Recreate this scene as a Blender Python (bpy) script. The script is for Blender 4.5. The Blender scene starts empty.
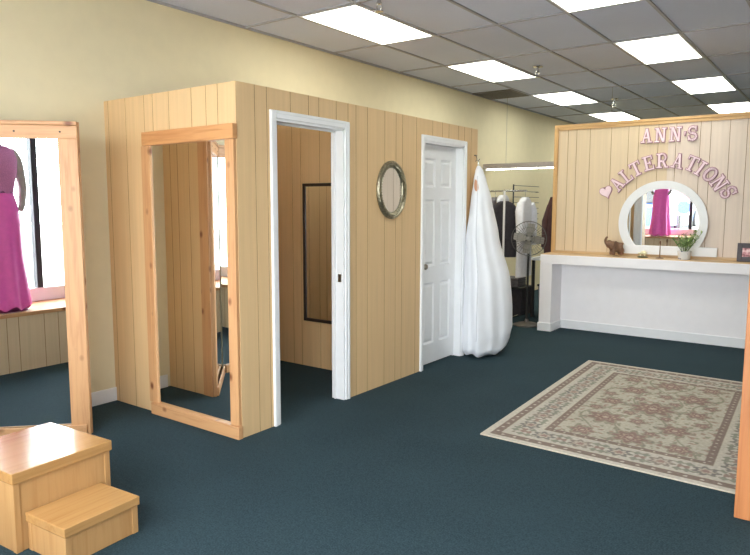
import bpy, bmesh, math, random
from mathutils import Vector, Matrix, noise as mnoise
random.seed(7)
PI = math.pi
scene = bpy.context.scene
COL = scene.collection

# ------------------------------------------------------------------ helpers
def lin(c):
    return c / 12.92 if c <= 0.04045 else ((c + 0.055) / 1.055) ** 2.4
def rgb(r, g, b):
    return (lin(r / 255), lin(g / 255), lin(b / 255), 1.0)

class NT:
    """small node-tree writer"""
    def __init__(self, name):
        self.m = bpy.data.materials.new(name)
        self.m.use_nodes = True
        self.t = self.m.node_tree
        self.b = self.t.nodes['Principled BSDF']
        self.out = self.t.nodes['Material Output']
    def n(self, typ, **kw):
        nd = self.t.nodes.new(typ)
        for k, v in kw.items():
            if k in nd.inputs:
                nd.inputs[k].default_value = v
            else:
                setattr(nd, k, v)
        return nd
    def l(self, a, b):
        self.t.links.new(a, b)
    def obj(self, scale=(1, 1, 1)):
        tc = self.n('ShaderNodeTexCoord')
        mp = self.n('ShaderNodeMapping')
        mp.inputs['Scale'].default_value = scale
        self.l(tc.outputs['Object'], mp.inputs['Vector'])
        return mp.outputs['Vector']
    def ramp(self, fac, stops):
        r = self.n('ShaderNodeValToRGB')
        el = r.color_ramp.elements
        while len(el) < len(stops):
            el.new(0.5)
        for e, (p, c) in zip(el, stops):
            e.position = p
            e.color = c
        self.l(fac, r.inputs['Fac'])
        return r.outputs['Color']
    def mix(self, fac, a, b):
        m = self.n('ShaderNodeMix')
        m.data_type = 'RGBA'
        for sock, v in ((m.inputs[0], fac), (m.inputs[6], a), (m.inputs[7], b)):
            if hasattr(v, 'is_output'):
                self.l(v, sock)
            else:
                sock.default_value = v
        return m.outputs[2]
    def bump(self, h, strength, dist=0.01):
        b = self.n('ShaderNodeBump')
        b.inputs['Strength'].default_value = strength
        b.inputs['Distance'].default_value = dist
        self.l(h, b.inputs['Height'])
        self.l(b.outputs['Normal'], self.b.inputs['Normal'])

def plain(name, c, rough=0.6, metal=0.0, var=0.06, scale=25, bump=0.0, coat=0.0, trans=0.0):
    t = NT(name)
    v = t.obj()
    nz = t.n('ShaderNodeTexNoise', Scale=scale, Detail=3.0)
    t.l(v, nz.inputs['Vector'])
    lo = tuple(x * (1 - var) for x in c[:3]) + (1,)
    hi = tuple(min(1, x * (1 + var)) for x in c[:3]) + (1,)
    t.l(t.ramp(nz.outputs['Fac'], [(0.3, lo), (0.7, hi)]), t.b.inputs['Base Color'])
    t.b.inputs['Roughness'].default_value = rough
    t.b.inputs['Metallic'].default_value = metal
    t.b.inputs['Coat Weight'].default_value = coat
    if bump:
        t.bump(nz.outputs['Fac'], bump)
    return t.m

def wood(name, light, dark, axis='Z', rough=0.45, knots=True, coat=0.0, kd=rgb(120, 66, 34), fine=1.0):
    t = NT(name)
    s = {'X': (1.2, 22, 22), 'Y': (22, 1.2, 22), 'Z': (22, 22, 1.2)}[axis]
    v = t.obj(s)
    nz = t.n('ShaderNodeTexNoise', Scale=1.6 * fine, Detail=5.0, Roughness=0.6, Distortion=0.6)
    t.l(v, nz.inputs['Vector'])
    col = t.ramp(nz.outputs['Fac'], [(0.3, dark), (0.52, light), (0.75, tuple(min(1, a * 1.06) for a in light[:3]) + (1,))])
    if knots:
        k = {'X': (5.5, 8, 8), 'Y': (8, 5.5, 8), 'Z': (8, 8, 5.5)}[axis]
        v2 = t.obj(k)
        vo = t.n('ShaderNodeTexVoronoi', Scale=1.0)
        t.l(v2, vo.inputs['Vector'])
        f = t.ramp(vo.outputs['Distance'], [(0.07, (1, 1, 1, 1)), (0.2, (0, 0, 0, 1))])
        col = t.mix(f, col, kd)
    t.l(col, t.b.inputs['Base Color'])
    t.b.inputs['Roughness'].default_value = rough
    t.b.inputs['Coat Weight'].default_value = coat
    t.b.inputs['Coat Roughness'].default_value = 0.12
    return t.m

def emit(name, c, strength):
    t = NT(name)
    t.b.inputs['Base Color'].default_value = c
    t.b.inputs['Emission Color'].default_value = c
    v = t.obj((1, 1, 1))
    nz = t.n('ShaderNodeTexNoise', Scale=3.0)
    t.l(v, nz.inputs['Vector'])
    mr = t.n('ShaderNodeMapRange')
    mr.inputs['To Min'].default_value = strength * 0.95
    mr.inputs['To Max'].default_value = strength * 1.05
    t.l(nz.outputs['Fac'], mr.inputs['Value'])
    t.l(mr.outputs['Result'], t.b.inputs['Emission Strength'])
    return t.m

def glass_pane(name):
    t = NT(name)
    tr = t.n('ShaderNodeBsdfTransparent')
    tr.inputs['Color'].default_value = (0.93, 0.96, 0.95, 1)
    gl = t.n('ShaderNodeBsdfGlossy')
    gl.inputs['Roughness'].default_value = 0.0
    lw = t.n('ShaderNodeLayerWeight'); lw.inputs['Blend'].default_value = 0.5
    pw = t.n('ShaderNodeMath', operation='POWER'); pw.inputs[1].default_value = 5.0
    t.l(lw.outputs['Facing'], pw.inputs[0])
    fr = t.n('ShaderNodeMath', operation='MULTIPLY_ADD'); fr.inputs[1].default_value = 0.9; fr.inputs[2].default_value = 0.04
    t.l(pw.outputs[0], fr.inputs[0])
    mx = t.n('ShaderNodeMixShader')
    t.l(fr.outputs[0], mx.inputs[0]); t.l(tr.outputs[0], mx.inputs[1]); t.l(gl.outputs[0], mx.inputs[2])
    t.l(mx.outputs[0], t.out.inputs['Surface'])
    return t.m

# ---- mesh builder
class MB:
    def __init__(self):
        self.bm = bmesh.new()
    def poly(self, pts, mi=0):
        vs = [self.bm.verts.new(p) for p in pts]
        f = self.bm.faces.new(vs); f.material_index = mi
        return f
    def box(self, a, b, bev=0.0, mi=0, M=None):
        x0, y0, z0 = [min(p, q) for p, q in zip(a, b)]
        x1, y1, z1 = [max(p, q) for p, q in zip(a, b)]
        tmp = bmesh.new()
        P = [(x0, y0, z0), (x1, y0, z0), (x1, y1, z0), (x0, y1, z0), (x0, y0, z1), (x1, y0, z1), (x1, y1, z1), (x0, y1, z1)]
        V = [tmp.verts.new(p) for p in P]
        for q in ((3, 2, 1, 0), (4, 5, 6, 7), (0, 1, 5, 4), (1, 2, 6, 5), (2, 3, 7, 6), (3, 0, 4, 7)):
            tmp.faces.new([V[i] for i in q])
        if bev:
            bmesh.ops.bevel(tmp, geom=tmp.edges[:], offset=min(bev, 0.45 * min(x1 - x0, y1 - y0, z1 - z0)), segments=2, affect='EDGES', profile=0.6)
        self.merge(tmp, mi, M)
        return self
    def merge(self, tmp, mi=0, M=None):
        mp = {}
        for v in tmp.verts:
            co = v.co.copy()
            if M is not None:
                co = M @ co
            mp[v] = self.bm.verts.new(co)
        for f in tmp.faces:
            try:
                nf = self.bm.faces.new([mp[v] for v in f.verts]); nf.material_index = mi
            except ValueError:
                pass
        tmp.free()
    def tube(self, pts, r, n=10, mi=0, closed=False, cap=True):
        pts = [Vector(p) for p in pts]
        rs = r if isinstance(r, (list, tuple)) else [r] * len(pts)
        rings = []
        up = None
        N = len(pts)
        for i, p in enumerate(pts):
            if closed:
                d = pts[(i + 1) % N] - pts[i - 1]
            else:
                d = pts[min(i + 1, N - 1)] - pts[max(i - 1, 0)]
            d.normalize()
            if up is None:
                up = Vector((0, 0, 1)) if abs(d.z) < 0.9 else Vector((1, 0, 0))
            s = d.cross(up)
            if s.length < 1e-4:
                s = d.cross(Vector((0, 1, 0)))
            s.normalize()
            up = s.cross(d); up.normalize()
            rings.append([self.bm.verts.new(p + (s * math.cos(2 * PI * k / n) + up * math.sin(2 * PI * k / n)) * rs[i]) for k in range(n)])
        rng = range(N) if closed else range(N - 1)
        for i in rng:
            A, B = rings[i], rings[(i + 1) % N]
            for k in range(n):
                f = self.bm.faces.new((A[k], A[(k + 1) % n], B[(k + 1) % n], B[k])); f.material_index = mi
        if cap and not closed:
            self.bm.faces.new(rings[0][::-1]).material_index = mi
            self.bm.faces.new(rings[-1]).material_index = mi
        return self
    def lathe(self, prof, n=24, c=(0, 0, 0), mi=0, M=None):
        """prof: list of (r, z) about +Z"""
        tmp = bmesh.new()
        rings = []
        for r, z in prof:
            r = max(r, 1e-4)
            rings.append([tmp.verts.new((c[0] + r * math.cos(2 * PI * k / n), c[1] + r * math.sin(2 * PI * k / n), c[2] + z)) for k in range(n)])
        for A, B in zip(rings, rings[1:]):
            for k in range(n):
                tmp.faces.new((A[k], A[(k + 1) % n], B[(k + 1) % n], B[k]))
        tmp.faces.new(rings[0][::-1]); tmp.faces.new(rings[-1])
        self.merge(tmp, mi, M)
        return self
    def loft(self, rings, mi=0, cap=True):
        R = [[self.bm.verts.new(p) for p in ring] for ring in rings]
        n = len(R[0])
        for A, B in zip(R, R[1:]):
            for k in range(n):
                self.bm.faces.new((A[k], A[(k + 1) % n], B[(k + 1) % n], B[k])).material_index = mi
        if cap:
            self.bm.faces.new(R[0][::-1]).material_index = mi
            self.bm.faces.new(R[-1]).material_index = mi
        return self
    def prism(self, outline, y0, y1, mi=0, side=None, M=None):
        """outline of (x, z) extruded along y"""
        side = mi if side is None else side
        A = [Vector((x, y0, z)) for x, z in outline]
        B = [Vector((x, y1, z)) for x, z in outline]
        if M is not None:
            A = [M @ p for p in A]; B = [M @ p for p in B]
        va = [self.bm.verts.new(p) for p in A]; vb = [self.bm.verts.new(p) for p in B]
        n = len(va)
        self.bm.faces.new(va).material_index = mi
        self.bm.faces.new(vb[::-1]).material_index = mi
        for k in range(n):
            self.bm.faces.new((va[k], vb[k], vb[(k + 1) % n], va[(k + 1) % n])).material_index = side
        return self
    def build(self, name, mats, parent=None, smooth=False, loc=None, fixn=True):
        if fixn:
            bmesh.ops.recalc_face_normals(self.bm, faces=self.bm.faces[:])
        me = bpy.data.meshes.new(name)
        self.bm.to_mesh(me); self.bm.free()
        for m in (mats if isinstance(mats, (list, tuple)) else [mats]):
            me.materials.append(m)
        if smooth:
            me.shade_smooth()
            try:
                me.set_sharp_from_angle(angle=math.radians(40))
            except Exception:
                pass
        o = bpy.data.objects.new(name, me)
        COL.objects.link(o)
        if parent is not None:
            o.parent = parent
        if loc is not None:
            o.location = loc
        return o

def tag(o, label, cat, group=None):
    o['label'] = label; o['category'] = cat
    if group:
        o['group'] = group
    return o
def thing(name, label, cat, loc=(0, 0, 0), rotz=0.0, group=None):
    o = bpy.data.objects.new(name, None)
    COL.objects.link(o)
    o.empty_display_size = 0.1
    o.location = loc; o.rotation_euler = (0, 0, rotz)
    return tag(o, label, cat, group)
def structure(o):
    o['kind'] = 'structure'
    return o
def dup(root, loc, label=None):
    r = root.copy(); COL.objects.link(r); r.location = loc
    if label:
        r['label'] = label
    for ch in list(root.children):
        c = ch.copy(); COL.objects.link(c); c.parent = r
    return r

# ------------------------------------------------------------------ materials
M_wall = plain('cream_wall_paint', rgb(228, 216, 182), 0.75, var=0.02, scale=8)
M_white = plain('white_trim_paint', rgb(236, 236, 238), 0.4, var=0.015, scale=12)
M_knee = plain('white_wall_paint', rgb(246, 242, 244), 0.6, var=0.015, scale=10)
M_groove = plain('panel_groove_brown', rgb(150, 114, 72), 0.8)
def panel_mat(name, c):
    t = NT(name)
    v = t.obj((30, 30, 1.0))
    nz = t.n('ShaderNodeTexNoise', Scale=1.5, Detail=4.0)
    t.l(v, nz.inputs['Vector'])
    lo = tuple(x * 0.95 for x in c[:3]) + (1,); hi = tuple(min(1, x * 1.04) for x in c[:3]) + (1,)
    t.l(t.ramp(nz.outputs['Fac'], [(0.3, lo), (0.7, hi)]), t.b.inputs['Base Color'])
    t.b.inputs['Roughness'].default_value = 0.5
    return t.m
M_panel = panel_mat('tan_wood_panelling', rgb(218, 184, 138))
M_panel_pale = panel_mat('cream_wood_panelling', rgb(218, 196, 164))
M_panel_pink = panel_mat('pale_pinkish_panelling', rgb(224, 206, 190))
M_pine = wood('pine_board_upright', rgb(203, 154, 108), rgb(186, 132, 88), 'Z')
M_pine_x = wood('pine_board_lengthwise', rgb(203, 154, 108), rgb(186, 132, 88), 'X')
M_pine_red = wood('reddish_pine_header', rgb(206, 150, 98), rgb(184, 124, 74), 'X', knots=False)
M_pine_or = wood('orange_pine_post', rgb(184, 118, 70), rgb(164, 96, 52), 'Z', knots=False)
M_trim_wood = wood('pine_wall_trim', rgb(206, 166, 112), rgb(186, 140, 88), 'X', knots=False)
M_trim_wood_z = wood('pine_wall_trim_upright', rgb(206, 166, 112), rgb(186, 140, 88), 'Z', knots=False)
M_oak = wood('varnished_oak_plywood', rgb(188, 142, 88), rgb(172, 124, 72), 'Y', rough=0.22, knots=False, coat=1.0, fine=0.8)
M_oak_side = wood('oak_plywood_side', rgb(190, 146, 96), rgb(178, 130, 80), 'Z', rough=0.4, knots=False, coat=0.15, fine=0.8)
M_mirror = NT('mirror_glass')
M_mirror.b.inputs['Metallic'].default_value = 1.0
M_mirror.b.inputs['Base Color'].default_value = (0.88, 0.9, 0.89, 1)
M_mirror.b.inputs['Roughness'].default_value = 0.0
M_mirror = M_mirror.m
M_black = plain('black_plastic', rgb(30, 30, 32), 0.5)
M_darkframe = plain('dark_brown_frame', rgb(48, 38, 34), 0.45)
M_chrome = plain('chrome', rgb(205, 205, 205), 0.2, metal=1.0, var=0.02)
M_nickel = plain('brushed_nickel', rgb(150, 142, 130), 0.35, metal=1.0, var=0.03)
M_antique = plain('antique_silver_gilt', rgb(158, 150, 128), 0.28, metal=0.9, var=0.35, scale=50, bump=0.7)
M_vinyl = plain('white_garment_bag_cloth', rgb(240, 241, 246), 0.45, var=0.02, scale=6)
M_peach = plain('peach_patch', rgb(214, 160, 132), 0.7)
M_letter = plain('pale_pink_paint', rgb(240, 214, 222), 0.5, var=0.03)
M_letter_edge = plain('mauve_letter_edge', rgb(176, 128, 142), 0.6)
M_alu = plain('dark_bronze_aluminium', rgb(58, 60, 66), 0.4, metal=0.3)
M_glass = glass_pane('clear_window_glass')
M_light = emit('fluorescent_diffuser', (0.98, 1.0, 0.90, 1), 9.5)
M_tube = emit('fluorescent_tube', (0.98, 1.0, 0.84, 1), 14.0)
M_pinkdress = plain('hot_pink_satin', rgb(238, 100, 192), 0.42, var=0.05)
M_lace = plain('mauve_lace', rgb(204, 130, 180), 0.8, var=0.15, scale=120)
M_skinform = plain('grey_mannequin', rgb(176, 168, 164), 0.5)

def carpet():
    t = NT('dark_teal_carpet')
    v = t.obj()
    n1 = t.n('ShaderNodeTexNoise', Scale=120.0, Detail=3.0)
    n2 = t.n('ShaderNodeTexNoise', Scale=2.2, Detail=4.0)
    n3 = t.n('ShaderNodeTexNoise', Scale=38.0, Detail=4.0)
    for n in (n1, n2, n3):
        t.l(v, n.inputs['Vector'])
    a = t.ramp(n1.outputs['Fac'], [(0.32, rgb(26, 40, 46)), (0.68, rgb(62, 82, 90))])
    b = t.mix(0.35, a, t.ramp(n3.outputs['Fac'], [(0.3, rgb(34, 50, 56)), (0.7, rgb(56, 76, 83))]))
    c = t.mix(0.25, b, t.ramp(n2.outputs['Fac'], [(0.3, rgb(38, 54, 60)), (0.7, rgb(50, 69, 76))]))
    t.l(c, t.b.inputs['Base Color'])
    t.b.inputs['Roughness'].default_value = 0.95
    t.b.inputs['Specular IOR Level'].default_value = 0.15
    t.bump(n1.outputs['Fac'], 0.6, 0.006)
    return t.m
M_carpet = carpet()

def ceiling_tile():
    t = NT('acoustic_ceiling_tile')
    v = t.obj()
    n1 = t.n('ShaderNodeTexNoise', Scale=140.0, Detail=2.0)
    n2 = t.n('ShaderNodeTexNoise', Scale=0.8, Detail=2.0)
    t.l(v, n1.inputs['Vector']); t.l(v, n2.inputs['Vector'])
    a = t.ramp(n1.outputs['Fac'], [(0.3, rgb(200, 206, 226)), (0.7, rgb(218, 224, 244))])
    c = t.mix(0.3, a, t.ramp(n2.outputs['Fac'], [(0.35, rgb(196, 202, 222)), (0.65, rgb(218, 224, 244))]))
    t.l(c, t.b.inputs['Base Color'])
    t.b.inputs['Roughness'].default_value = 0.9
    return t.m
M_tile = ceiling_tile()
M_tbar = plain('ceiling_grid_metal', rgb(166, 166, 174), 0.5)  # off-white bars, greyed so the colour carries the shadow reveal beside the tiles

# ------------------------------------------------------------------ measures
XL, XF, YE, YB = -4.51, -3.10, 2.81, 5.995   # left wall, box front, box end, box far end
HB, ZC = 2.248, 3.059
YW = 7.80                                     # counter wall
Y_STORE, Y_FAR, X_RIGHT = -0.30, 13.6, 4.2
TW, TL = 0.62, 1.217
GX0, GY0 = -3.875, 4.2115

# ------------------------------------------------------------------ room shell
b = MB(); b.box((XL - 0.15, -0.6, -0.12), (X_RIGHT + 0.15, Y_FAR + 0.15, 0.0))
structure(b.build('floor', M_carpet))
b = MB(); b.box((XL - 0.12, -0.6, 0), (XL, Y_FAR + 0.12, ZC + 0.15))
structure(b.build('wall_left', M_wall))
b = MB(); b.box((XL, Y_FAR, 0), (X_RIGHT, Y_FAR + 0.12, ZC + 0.15))
structure(b.build('wall_back', M_wall))
b = MB(); b.box((X_RIGHT, -0.6, 0), (X_RIGHT + 0.12, Y_FAR + 0.12, ZC + 0.15))
structure(b.build('wall_right', M_wall))

# ceiling: tiles with the grid of bars a few millimetres below them
b = MB()
b.box((XL, Y_STORE - 0.2, ZC + 0.012), (X_RIGHT, Y_FAR, ZC + 0.15), mi=0)
gx = [GX0 + TW * i for i in range(-1, 14)]
gy = [GY0 + TL * j for j in range(-3, 8)]
for x in gx:
    if XL < x < X_RIGHT:
        b.box((x - 0.012, Y_STORE, ZC), (x + 0.012, Y_FAR, ZC + 0.012), mi=1)
for y in gy:
    if y < Y_FAR:
        b.box((XL, y - 0.012, ZC + 0.0005), (X_RIGHT, y + 0.012, ZC + 0.012), mi=1)
b.box((XL, Y_STORE, ZC - 0.004), (XL + 0.022, Y_FAR, ZC + 0.012), mi=1)
structure(b.build('ceiling', [M_tile, M_tbar]))

# grooved sheet panelling
def panel_sheet(bm, u0, u1, z0, z1, grooves, to3, thick=0.012, gw=0.0045, gd=0.0025, mi=0, gmi=1):
    """profile across u (depth outwards) extruded in z; to3(u, depth, z) -> point"""
    prof = [(u0, 0.0, mi)]
    for g in grooves:
        if u0 + 0.01 < g < u1 - 0.01:
            prof += [(g - gw / 2, 0.0, gmi), (g, -gd, gmi), (g + gw / 2, 0.0, mi)]
    prof.append((u1, 0.0, mi))
    for (ua, da, m), (ub, db, _) in zip(prof, prof[1:]):
        bm.poly([to3(ua, da, z0), to3(ub, db, z0), to3(ub, db, z1), to3(ua, da, z1)], m)
    for zz in (z0, z1):
        bm.poly([to3(u, d, zz) for u, d, _ in prof] + [to3(u1, -thick, zz), to3(u0, -thick, zz)], mi)
    bm.poly([to3(u0, -thick, z0), to3(u0, -thick, z1), to3(u1, -thick, z1), to3(u1, -thick, z0)], mi)
    bm.poly([to3(u0, 0, z0), to3(u0, 0, z1), to3(u0, -thick, z1), to3(u0, -thick, z0)], mi)
    bm.poly([to3(u1, 0, z0), to3(u1, -thick, z0), to3(u1, -thick, z1), to3(u1, 0, z1)], mi)
def regular(u0, u1, seed=0):
    r = random.Random(seed); out = []; u = u0 + r.uniform(0.03, 0.1)
    pat = [0.10, 0.14, 0.165, 0.09, 0.2, 0.115]
    i = seed
    while u < u1:
        out.append(u); u += pat[i % 6] * 1.15; i += 1
    return out

# ---- fitting-room box: front face (x = XF) with two doorways
D1 = (3.143, 3.866); D2 = (4.988, 5.706); DH = 2.06
G_front = [2.967, 3.072, 3.292, 3.473, 3.582, 3.775, 3.912, 4.009, 4.154, 4.388, 4.549, 4.645, 4.861, 5.128, 5.30, 5.42, 5.60, 5.72, 5.86]
tf = lambda u, d, z: (XF + d, u, z)
tfi = lambda u, d, z: (XF - 0.10 - d, u, z)
b = MB()
segs = [(YE + 0.0125, D1[0], 0, HB), (D1[0], D1[1], DH, HB), (D1[1], D2[0], 0, HB), (D2[0], D2[1], DH, HB), (D2[1], YB, 0, HB)]
for u0, u1, z0, z1 in segs:
    panel_sheet(b, u0, u1, z0, z1, G_front, tf)
    if z0 == 0:
        panel_sheet(b, max(u0, YE + 0.1), u1, z0, z1, [g + 0.03 for g in G_front], tfi)
    else:
        panel_sheet(b, u0, u1, z0, z1, [], tfi)
    b.box((XF - 0.095, u0 + 0.001, z0 + 0.001), (XF - 0.01, u1 - 0.001, z1 - 0.001))
structure(b.build('wall_fitting_room_front', [M_panel, M_groove]))
# ---- end face (y = YE), facing the window
G_end = [-4.46, -4.246, -4.026, -3.929, -3.753, -3.519, -3.376, -3.265]
te = lambda u, d, z: (u, YE - d, z)
tei = lambda u, d, z: (u, YE + 0.10 + d, z)
b = MB()
panel_sheet(b, XL, XF, 0, HB, G_end, te)
panel_sheet(b, XL, XF - 0.1, 0, HB, [g + 0.02 for g in G_end], tei)
b.box((XL, YE + 0.01, 0.001), (XF - 0.002, YE + 0.095, HB - 0.001))
structure(b.build('wall_fitting_room_end', [M_panel, M_groove]))
# ---- partition between the two rooms, far end wall, lining on the left wall
tp = lambda u, d, z: (u, 4.50 - d, z)
b = MB()
panel_sheet(b, XL + 0.012, XF - 0.112, 0, HB, regular(XL, XF, 2), tp)
b.box((XL + 0.012, 4.512, 0.001), (XF - 0.112, 4.588, HB - 0.001))
structure(b.build('wall_fitting_room_partition', [M_panel, M_groove]))
tp = lambda u, d, z: (u, YB + d, z)
b = MB()
panel_sheet(b, XL + 0.002, XF - 0.001, 0, HB, regular(XL, XF, 4), tp)
b.box((XL + 0.012, YB - 0.09, 0.001), (XF - 0.112, YB - 0.012, HB - 0.001))
structure(b.build('wall_fitting_room_far', [M_panel, M_groove]))
tp = lambda u, d, z: (XL + 0.012 + d, u, z)
b = MB()
panel_sheet(b, YE + 0.112, 4.49, 0, HB, regular(YE, 4.5, 1), tp)
structure(b.build('wall_fitting_room_lining', [M_panel, M_groove]))

# ---- doors
def casing(parent, y0, y1, zt, w=0.050, t=0.015):
    """flat white casing on the front face, mitred, in parent's coordinates (world)"""
    for nm, (ya, yb, za, zb) in {'left': (y0 - w, y0, 0, zt + w), 'right': (y1, y1 + w, 0, zt + w), 'top': (y0, y1, zt, zt + w)}.items():
        c = MB()
        c.box((XF, ya, za), (XF + t, yb, zb), bev=0.004)
        inner = (yb - 0.018, yb) if nm == 'left' else (ya, ya + 0.018)
        if nm == 'top':
            c.box((XF + t - 0.002, ya, za + 0.03), (XF + t + 0.004, yb, za + 0.05), bev=0.002)
        else:
            mid = (ya + yb) / 2 + (-0.01 if nm == 'left' else 0.01)
            c.box((XF + t - 0.002, mid - 0.01, za), (XF + t + 0.004, mid + 0.01, zb - 0.012), bev=0.002)
        c.build('casing', M_white, parent)
def jamb(parent, y0, y1, zt):
    c = MB()
    c.box((XF - 0.114, y0 - 0.002, 0), (XF + 0.004, y0 + 0.016, zt))
    c.box((XF - 0.114, y1 - 0.016, 0), (XF + 0.004, y1 + 0.002, zt))
    c.box((XF - 0.114, y0, zt - 0.016), (XF + 0.004, y1, zt + 0.002))
    # door stop
    c.box((XF - 0.085, y0 + 0.016, 0), (XF - 0.070, y0 + 0.027, zt - 0.016))
    c.box((XF - 0.085, y1 - 0.027, 0), (XF - 0.070, y1 - 0.016, zt - 0.016))
    c.box((XF - 0.085, y0 + 0.016, zt - 0.027), (XF - 0.070, y1 - 0.016, zt - 0.016))
    c.build('jamb', M_white, parent)
d1 = bpy.data.objects.new('door_1', None); COL.objects.link(d1); structure(d1)
casing(d1, D1[0], D1[1], DH); jamb(d1, D1[0], D1[1], DH)
b = MB(); b.box((XF - 0.05, D1[1] - 0.0185, 0.915), (XF - 0.018, D1[1] - 0.0155, 0.975), bev=0.001)
b.build('strike_plate', M_nickel, d1)
d2 = bpy.data.objects.new('door_2', None); COL.objects.link(d2); structure(d2)
casing(d2, D2[0], D2[1], DH); jamb(d2, D2[0], D2[1], DH)
# six-panel leaf
def door_leaf():
    y0, y1, z0, z1 = D2[0] + 0.018, D2[1] - 0.018, 0.012, DH - 0.02
    xf = XF - 0.068
    W = y1 - y0
    st = 0.105; cw = (W - 3 * st * 0.9) / 2
    ys = [(y0 + st * 0.9, y0 + st * 0.9 + cw), (y1 - st * 0.9 - cw, y1 - st * 0.9)]
    zs = [(0.20, 0.78), (0.93, 1.55), (1.66, 1.92)]
    c = MB()
    # leaf as a grid of flat stiles and rails with moulded recessed panels
    ycuts = [y0, ys[0][0], ys[0][1], ys[1][0], ys[1][1], y1]
    zcuts = [z0, zs[0][0], zs[0][1], zs[1][0], zs[1][1], zs[2][0], zs[2][1], z1]
    for i in range(5):
        for j in range(7):
            ya, yb, za, zb = ycuts[i], ycuts[i + 1], zcuts[j], zcuts[j + 1]
            if i in (1, 3) and j in (1, 3, 5):
                lv = [(0, 0), (0.014, 0.013), (0.026, 0.013), (0.044, 0.003)]
                for (a, da), (e, de) in zip(lv, lv[1:]):
                    o = [(xf - da, ya + a, za + a), (xf - da, yb - a, za + a), (xf - da, yb - a, zb - a), (xf - da, ya + a, zb - a)]
                    n = [(xf - de, ya + e, za + e), (xf - de, yb - e, za + e), (xf - de, yb - e, zb - e), (xf - de, ya + e, zb - e)]
                    for k in range(4):
                        c.poly([o[k], o[(k + 1) % 4], n[(k + 1) % 4], n[k]])
                e, de = lv[-1]
                c.poly([(xf - de, ya + e, za + e), (xf - de, yb - e, za + e), (xf - de, yb - e, zb - e), (xf - de, ya + e, zb - e)])
            else:
                c.poly([(xf, ya, za), (xf, yb, za), (xf, yb, zb), (xf, ya, zb)])
    c.box((xf - 0.036, y0, z0), (xf - 0.0145, y1, z1))
    for ya, yb in ((y0, y0), (y1, y1)):
        c.poly([(xf, ya, z0), (xf - 0.0145, ya, z0), (xf - 0.0145, ya, z1), (xf, ya, z1)])
    return c.build('door_leaf', M_white, d2, fixn=False)
leaf = door_leaf()
b = MB()
Mk = Matrix.Translation((XF - 0.068, D2[0] + 0.072, 0.94)) @ Matrix.Rotation(PI / 2, 4, 'Y')
b.lathe([(0.0, 0), (0.031, 0), (0.031, 0.005), (0.014, 0.008), (0.011, 0.03), (0.024, 0.04), (0.028, 0.052), (0.022, 0.064), (0.0, 0.067)], 20, M=Mk)
b.build('door_knob', M_nickel, leaf, smooth=True)

# ---- baseboard of the left wall and the panelled low wall under the window
b = MB(); b.box((XL, 2.32, 0), (XL + 0.014, YE, 0.105), bev=0.004)
structure(b.build('baseboard_left', M_white))
b = MB()
tp = lambda u, d, z: (u, 0.25 + d, z)
panel_sheet(b, XL, -1.2, 0, 0.50, regular(XL, -1.2, 3), tp)
b.box((XL, Y_STORE - 0.12, 0.001), (-1.2, 0.238, 0.50))
structure(b.build('wall_under_window', [M_panel_pale, M_groove]))
b = MB(); b.box((XL, Y_STORE - 0.12, 0.50), (-1.185, 0.275, 0.535), bev=0.006)
structure(b.build('trim_window_sill', M_pine_x))
# storefront: framed glass between solid parts, header above
b = MB()
b.box((XL, Y_STORE - 0.12, 2.62), (X_RIGHT, Y_STORE, ZC + 0.15))
b.box((XL, Y_STORE - 0.12, 0.5351), (-3.99, Y_STORE, 2.62))
b.box((1.2, Y_STORE - 0.12, 0.0), (X_RIGHT, Y_STORE, 2.62))  # unseen solid part, added to cut daylight on the fitting-room front
structure(b.build('wall_storefront', M_wall))
def window_unit(n, xs, z0, z1):
    w = bpy.data.objects.new('window_%d' % n, None); COL.objects.link(w); structure(w)
    f = MB()
    f.box((xs[0], Y_STORE - 0.10, z0), (xs[-1], Y_STORE - 0.02, z0 + 0.13), bev=0.004)
    f.box((xs[0], Y_STORE - 0.10, z1 - 0.06), (xs[-1], Y_STORE - 0.02, z1), bev=0.004)
    for x in (xs[0], xs[-1] - 0.05):
        f.box((x, Y_STORE - 0.101, z0), (x + 0.05, Y_STORE - 0.019, z1), bev=0.004)
    f.build('window_frame', M_white if n == 1 else M_alu, w)
    for x in xs[1:-1]:
        f = MB(); f.box((x - 0.03, Y_STORE - 0.098, z0 + 0.13), (x + 0.03, Y_STORE - 0.022, z1 - 0.06), bev=0.004)
        f.build('mullion', M_alu, w)
    for xa, xb in zip(xs, xs[1:]):
        g = MB(); g.box((xa + 0.03, Y_STORE - 0.063, z0 + 0.1), (xb - 0.03, Y_STORE - 0.057, z1 - 0.05))
        g.build('pane', M_glass, w)
window_unit(1, [-3.99, -2.925, -1.2], 0.536, 2.62)
window_unit(2, [-1.2, 0.0, 1.2], 0.0, 2.62)  # unseen window, narrowed so less daylight reaches the fitting-room front

# ---- outside: pale pavement seen through the glass
b = MB(); b.box((-40, -45, -0.14), (40, -0.6, -0.12))
structure(b.build('ground_outside', plain('pale_concrete', rgb(214, 210, 202), 0.9, scale=2)))

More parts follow.
